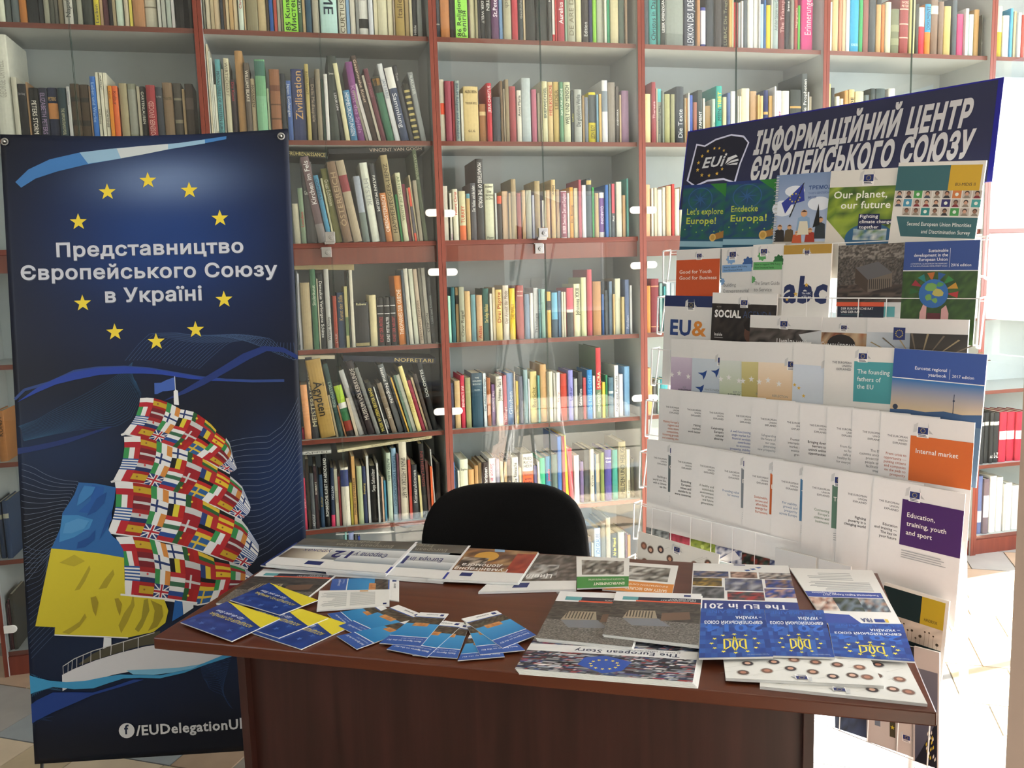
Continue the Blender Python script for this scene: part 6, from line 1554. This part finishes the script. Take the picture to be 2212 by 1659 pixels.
prims = [["P","3f78b8",[[35,134],[72,99],[132,70],[215,50],[294,40],[389,32],[489,26],[568,17],[625,11],[624,20],[548,32],[468,43],[388,58],[308,72],[229,86],[150,105],[90,125],[50,150]],""],["P","8fb4d0",[[215,50],[294,40],[389,32],[489,26],[564,18],[564,30],[468,43],[388,58],[308,72],[237,83]],""],["P","c4ccd0",[[318,39],[389,32],[461,28],[460,44],[388,58],[328,68]],""],["S","e8d040",[[400,135],[24.8,0.0]],""],["S","e8d040",[[286,166],[24.8,0.0]],""],["S","e8d040",[[514,167],[25.0,0.0]],""],["S","e8d040",[[202,250],[24.8,0.0]],""],["S","e8d040",[[596,250],[25.0,0.0]],""],["S","e8d040",[[202,481],[25.0,0.0]],""],["S","e8d040",[[597,483],[25.4,0.0]],""],["S","e8d040",[[287,566],[25.2,0.0]],""],["S","e8d040",[[513,567],[25.2,0.0]],""],["S","e8d040",[[401,597],[25.2,0.0]],""],["T","c8ccd8",[[137,347],[658,349],[36.3,0.0]],"Представництво"],["T","c8ccd8",[[36,409],[751,419],[36.8,0.0]],"Європейського Союзу"],["T","c8ccd8",[[265,480],[535,482],[37.1,0.0]],"в Україні"],["L","2c4480",[[-42,747],[29,721],[99,703],[170,673],[233,666],[310,666],[380,674],[449,689],[519,704],[590,714],[668,720],[757,722],[7.8,0.0]],""],["P","23409c",[[6,756],[63,717],[117,692],[170,675],[233,666],[310,665],[380,673],[449,688],[519,703],[590,714],[668,720],[754,722],[661,721],[554,715],[484,706],[414,692],[361,687],[309,685],[239,686],[168,698],[116,709],[63,730]],""],["P","1e3474",[[454,747],[519,711],[585,674],[643,640],[701,620],[758,626],[803,653],[803,666],[757,640],[711,635],[664,655],[605,686],[529,726],[475,749],[410,769]],""],["P","1a2f68",[[-50,890],[34,883],[107,871],[178,855],[252,836],[270,835],[213,854],[142,877],[75,892],[-33,909]],""],["P","3f5fae",[[390,715],[409,715],[424,708],[449,700],[448,736],[426,740],[412,740],[397,747],[389,747]],""],["L","e0e4e8",[[448,698],[448,739],[1.8,0.0]],""],["P","e8e8e8",[[443,741],[449,736],[455,740],[456,781],[442,779]],""],["V","-",[[348,753],[376,757],[431,777],[497,805],[548,843],[592,892],[606,958],[590,979],[533,944],[484,917],[405,884],[353,866],[297,851]],""],["V","-",[[298,862],[345,869],[404,889],[457,908],[564,967],[625,1028],[642,1070],[618,1116],[548,1074],[482,1044],[416,1021],[339,997],[262,985]],""],["V","-",[[266,990],[346,1007],[398,1018],[485,1049],[555,1084],[624,1131],[663,1192],[629,1258],[566,1231],[493,1198],[416,1173],[335,1152],[239,1134]],""],["V","-",[[261,1149],[338,1161],[408,1179],[478,1203],[548,1230],[615,1259],[657,1291],[634,1319],[583,1338],[485,1357],[404,1340],[327,1327],[275,1317]],""],["P","2a62a0",[[166,991],[216,997],[268,1010],[263,1045],[254,1080],[241,1131],[251,1149],[267,1165],[280,1191],[281,1214],[213,1198],[144,1186],[80,1177],[93,1152],[108,1120],[116,1077],[133,1053],[152,1025]],""],["P","2258a0",[[202,1000],[237,1007],[228,1043],[191,1081],[160,1076],[196,1045]],""],["P","4084bc",[[108,1120],[116,1083],[159,1085],[200,1100],[189,1124],[145,1148],[103,1160]],""],["P","d0c030",[[80,1177],[144,1186],[213,1198],[281,1214],[280,1264],[279,1296],[279,1424],[24,1399],[80,1177]],""],["P","d0c030",[[82,1179],[144,1186],[218,1202],[279,1214],[275,1321],[388,1341],[398,1374],[388,1409],[353,1434],[281,1446],[183,1436],[76,1426],[81,1388],[78,1341],[70,1310],[58,1294],[71,1263],[80,1221]],""],["P","ac9c28",[[138,1302],[158,1272],[183,1231],[186,1242],[169,1276],[153,1299]],""],["P","ac9c28",[[205,1302],[225,1272],[249,1246],[252,1261],[228,1299]],""],["P","a89828",[[256,1409],[273,1375],[293,1349],[302,1318],[304,1354],[283,1399],[262,1433]],""],["P","988c28",[[301,1423],[321,1393],[331,1339],[342,1336],[345,1371],[323,1417],[311,1432]],""],["L","e4e4e4",[[76,1427],[183,1437],[281,1447],[3.5,0.0]],""],["L","e8e8e8",[[266,1320],[388,1339],[481,1357],[5.4,0.0]],""],["P","d8dce0",[[213,1442],[234,1445],[233,1466],[209,1479]],""],["P","d8dce0",[[439,1350],[470,1355],[469,1370],[440,1388]],""],["P","2060a8",[[418,1345],[439,1350],[439,1389],[407,1406]],""],["P","504c3c",[[138,1515],[181,1487],[238,1463],[315,1444],[372,1431],[370,1467],[313,1473],[256,1487],[187,1505],[142,1518]],""],["P","d4d4d8",[[91,1544],[126,1528],[187,1507],[256,1489],[332,1474],[400,1470],[578,1500],[535,1519],[481,1536],[420,1542],[348,1543],[291,1544],[234,1552],[177,1565],[124,1573],[90,1591]],""],["L","c8c8c8",[[95,1519],[128,1499],[181,1479],[238,1465],[295,1451],[356,1436],[2.3,0.0]],""],["L","c8c8c8",[[95,1519],[95,1544],[1.5,0.0]],""],["L","c8c8c8",[[110,1510],[108,1537],[1.5,0.0]],""],["L","c8c8c8",[[122,1503],[119,1532],[1.5,0.0]],""],["L","c8c8c8",[[135,1498],[133,1525],[1.5,0.0]],""],["L","c8c8c8",[[153,1491],[150,1518],[1.5,0.0]],""],["L","c8c8c8",[[175,1483],[173,1511],[1.6,0.0]],""],["L","c8c8c8",[[201,1474],[200,1503],[1.9,0.0]],""],["L","c8c8c8",[[233,1466],[230,1494],[2.0,0.0]],""],["L","c8c8c8",[[268,1457],[266,1488],[2.3,0.0]],""],["L","c8c8c8",[[310,1447],[308,1479],[2.3,0.0]],""],["T","303440",[[409,1484],[441,1482],[10.1,0.0]],"STRON"],["P","4098c8",[[-26,1527],[14,1545],[58,1559],[102,1565],[154,1565],[200,1558],[253,1552],[309,1557],[366,1561],[434,1551],[488,1534],[558,1509],[580,1500],[579,1516],[500,1537],[434,1558],[365,1570],[309,1565],[263,1564],[221,1575],[176,1588],[123,1587],[64,1577],[11,1590],[-27,1607]],""],["P","7ab8d8",[[272,1541],[329,1542],[420,1542],[481,1536],[461,1546],[404,1555],[347,1559],[290,1554]],""],["P","203f88",[[-25,1642],[17,1613],[63,1593],[123,1596],[175,1600],[232,1586],[290,1569],[320,1571],[251,1589],[175,1607],[121,1628],[60,1651],[14,1672],[-24,1693]],""],["C","e0e0e0",[[264,1717],[22.2,0.0]],""],["T","14203c",[[257,1727],[270,1727],[26.5,0.0]],"f"],["T","dcdcdc",[[290,1733],[581,1732],[28.3,0.0]],"/EUDelegationU"],["P","dcdcdc",[[586,1700],[592,1700],[592,1732],[586,1732]],""],["W","8fa0bc",[[592,892],[653,889],[707,882],[748,847],[797,765],[800,1139],[733,1188],[692,1219],[652,1231]],""],["W","98a8c4",[[-38,926],[51,948],[119,978],[164,993],[164,997],[74,1179],[81,1181],[6,1271],[-36,1283]],""],["W","6880a8",[[-24,1174],[11,1172],[79,1179],[79,1179],[55,1294],[76,1426],[32,1470],[-22,1523]],""],["W","5c7cb0",[[311,649],[345,610],[382,579],[463,570],[618,587],[787,610],[795,663],[723,599],[601,611],[518,674]],""],["W","3c6c98",[[-29,837],[58,812],[166,752],[238,711],[288,685],[331,657],[336,704],[355,745],[324,808],[280,835],[-14,866]],""],["P","a89828",[[98,1420],[125,1406],[148,1392],[164,1369],[168,1381],[147,1407],[117,1427]],""],["P","b8a82c",[[101,1219],[143,1198],[172,1218],[141,1232]],""],["P","a08e24",[[182,1324],[187,1363],[194,1379],[203,1340],[197,1321]],""],["P","a08e24",[[249,1331],[255,1363],[261,1382],[269,1348],[260,1330]],""],["P","9a8a22",[[350,1340],[360,1372],[354,1403],[338,1430],[365,1419],[383,1389],[381,1358]],""],["P","1c4c8c",[[214,1039],[243,1022],[234,1054],[209,1078],[184,1088]],""],["P","1c4c8c",[[239,1098],[254,1073],[253,1102],[230,1137],[215,1158]],""],["P","1c4c8c",[[155,1163],[187,1150],[206,1129],[201,1158],[175,1178],[151,1181]],""],["P","3c7cb8",[[181,1001],[212,1006],[201,1027],[175,1048],[157,1058],[166,1026]],""],["P","5090c4",[[123,1107],[159,1094],[190,1103],[175,1124],[139,1136],[115,1135]],""],["W","4c90c0",[[-23,1531],[13,1549],[57,1563],[102,1569],[-27,1607],[11,1594],[56,1587],[90,1583]],""],["W","3a5c94",[[481,1532],[527,1523],[579,1510],[480,1544],[494,1584],[522,1625],[570,1667]],""],["W","33507c",[[-25,1646],[8,1652],[59,1667],[-24,1693],[7,1675],[59,1671]],""]]
for pr in [p for p in prims if p[0] == 'W']: web(pr[1], pr[2])
for pr in prims:
    if pr[0] == 'W': continue
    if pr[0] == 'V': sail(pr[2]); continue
    if pr[0] == 'P':
        c_ = clipx(pr[2])
        if len(c_) > 2: put_art(ba, [(pr[0], pr[1], c_, pr[3])], -1)
        continue
    if pr[0] == 'L': pr = (pr[0], pr[1], [[min(max(p[0], 1), BW * 1000 - 1), p[1]] for p in pr[2][:-1]] + [pr[2][-1]], pr[3])
    if pr[0] == 'T' and len(pr[3]) > 8 and pr[3][0] != '/':
        # chrome lettering: grey lower half under a pale upper half
        sh_ = [[p[0] + 1.5, p[1] + 2.2] for p in pr[2][:-1]] + [pr[2][-1]]; put_art(ba, [('T', '4c5468', sh_, pr[3])], -1)
    put_art(ba, [pr], -1)
def bput(x, y, z): dy, dd = bshape(x, y); return (x, dd - .0006 - z, y + dy)
pr_ = ba.mesh('banner_print', bput, M_BAN, sheet)
for x in (.013, BW - .02):
    b = MB(); n = 20
    for i in range(n):
        a0, a1 = i * 2 * math.pi / n, (i + 1) * 2 * math.pi / n
        b.path([(x + .0085 * math.cos(a0), -.003, -.022 + .0085 * math.sin(a0)), (x + .0085 * math.cos(a1), -.003, -.022 + .0085 * math.sin(a1))], .0028, 6)
    b.tube((x, -.012, -.022), (x, .02, -.022), .004, 10); b.build('grommet', M_CHROME, ban, smooth=True)
MB().path([(.013, .02, -.022), (BW / 2, .035, -.75), (BW - .02, .02, -BH + .02)], .004, 8).build('stand_arm', M_BLACKM, ban)
MB().path([(BW - .02, .02, -.022), (BW / 2, .035, -.75), (.013, .02, -BH + .02)], .004, 8).build('stand_arm', M_BLACKM, ban)
MB().path([(BW / 2, .04, -.75), (BW / 2, .34, -1.86)], .006, 8).build('stand_leg', M_BLACKM, ban)
for x in (.013, BW - .02): MB().path([(x, .02, -BH + .02), (x, .0, -1.905)], .005, 8).build('stand_foot', M_BLACKM, ban)

# ------------------------------------------------------------------ chair
ch = empty('office_chair', (.88, -.95, 0), (0, 0, R(-16))); tag(ch, 'black upholstered office chair with rounded backrest, behind the desk', 'chair')
def cushion(name, w, h, t, cx0, cz0, cy0, r, horiz=False, n=40):
    """rounded cushion: superellipse outline in rings from edge to middle"""
    v_ = []; f_ = []; rings = [(1.0, 0.0), (1.0, .35), (.97, .75), (.9, .95), (.6, 1.0)]
    def outline(s_):
        o_ = []
        for i in range(n):
            a_ = i * 2 * math.pi / n; c_, s2 = math.cos(a_), math.sin(a_); e_ = 2 / r
            x = math.copysign(abs(c_) ** e_, c_) * w / 2 * (1 - (1 - s_) * 1); z = math.copysign(abs(s2) ** e_, s2) * h / 2 * s_
            x *= 1 - .05 * (z / (h / 2)) if not horiz else 1
            o_.append((x, z))
        return o_
    seq = [(s_, -d) for s_, d in rings[::-1]] + [(s_, d) for s_, d in rings[1:]]
    for s_, d in seq:
        for x, z in outline(s_):
            y = d * t / 2 + .06 * (x / (w / 2)) ** 2 * (-1 if not horiz else 0)
            v_.append((cx0 + x, cy0 + y, cz0 + z) if not horiz else (cx0 + x, cy0 + z, cz0 + y))
    k = len(seq)
    for j in range(k - 1):
        for i in range(n): f_.append((j * n + i, j * n + (i + 1) % n, (j + 1) * n + (i + 1) % n, (j + 1) * n + i))
    f_.append(tuple(range(n))[::-1]); f_.append(tuple((k - 1) * n + i for i in range(n)))
    b = MB(); b.v = v_; b.f = f_; b.c = [None] * len(f_); return b.build(name, M_CHAIR, ch, smooth=True)
cushion('backrest', .54, .46, .07, 0, .575, .1, 3.5); cushion('seat', .48, .46, .08, 0, .46, -.16, 3.6, True)
for sx in (-1, 1):
    MB().path([(sx * .23, -.36, .012), (sx * .22, -.32, .42), (sx * .21, .06, .44)], .011, 8).build('leg', M_BLACKM, ch, smooth=True)
    MB().path([(sx * .24, .18, .012), (sx * .2, .02, .43), (sx * .17, .16, .7)], .011, 8).build('leg', M_BLACKM, ch, smooth=True)

bpy.data.objects.remove(_fo)
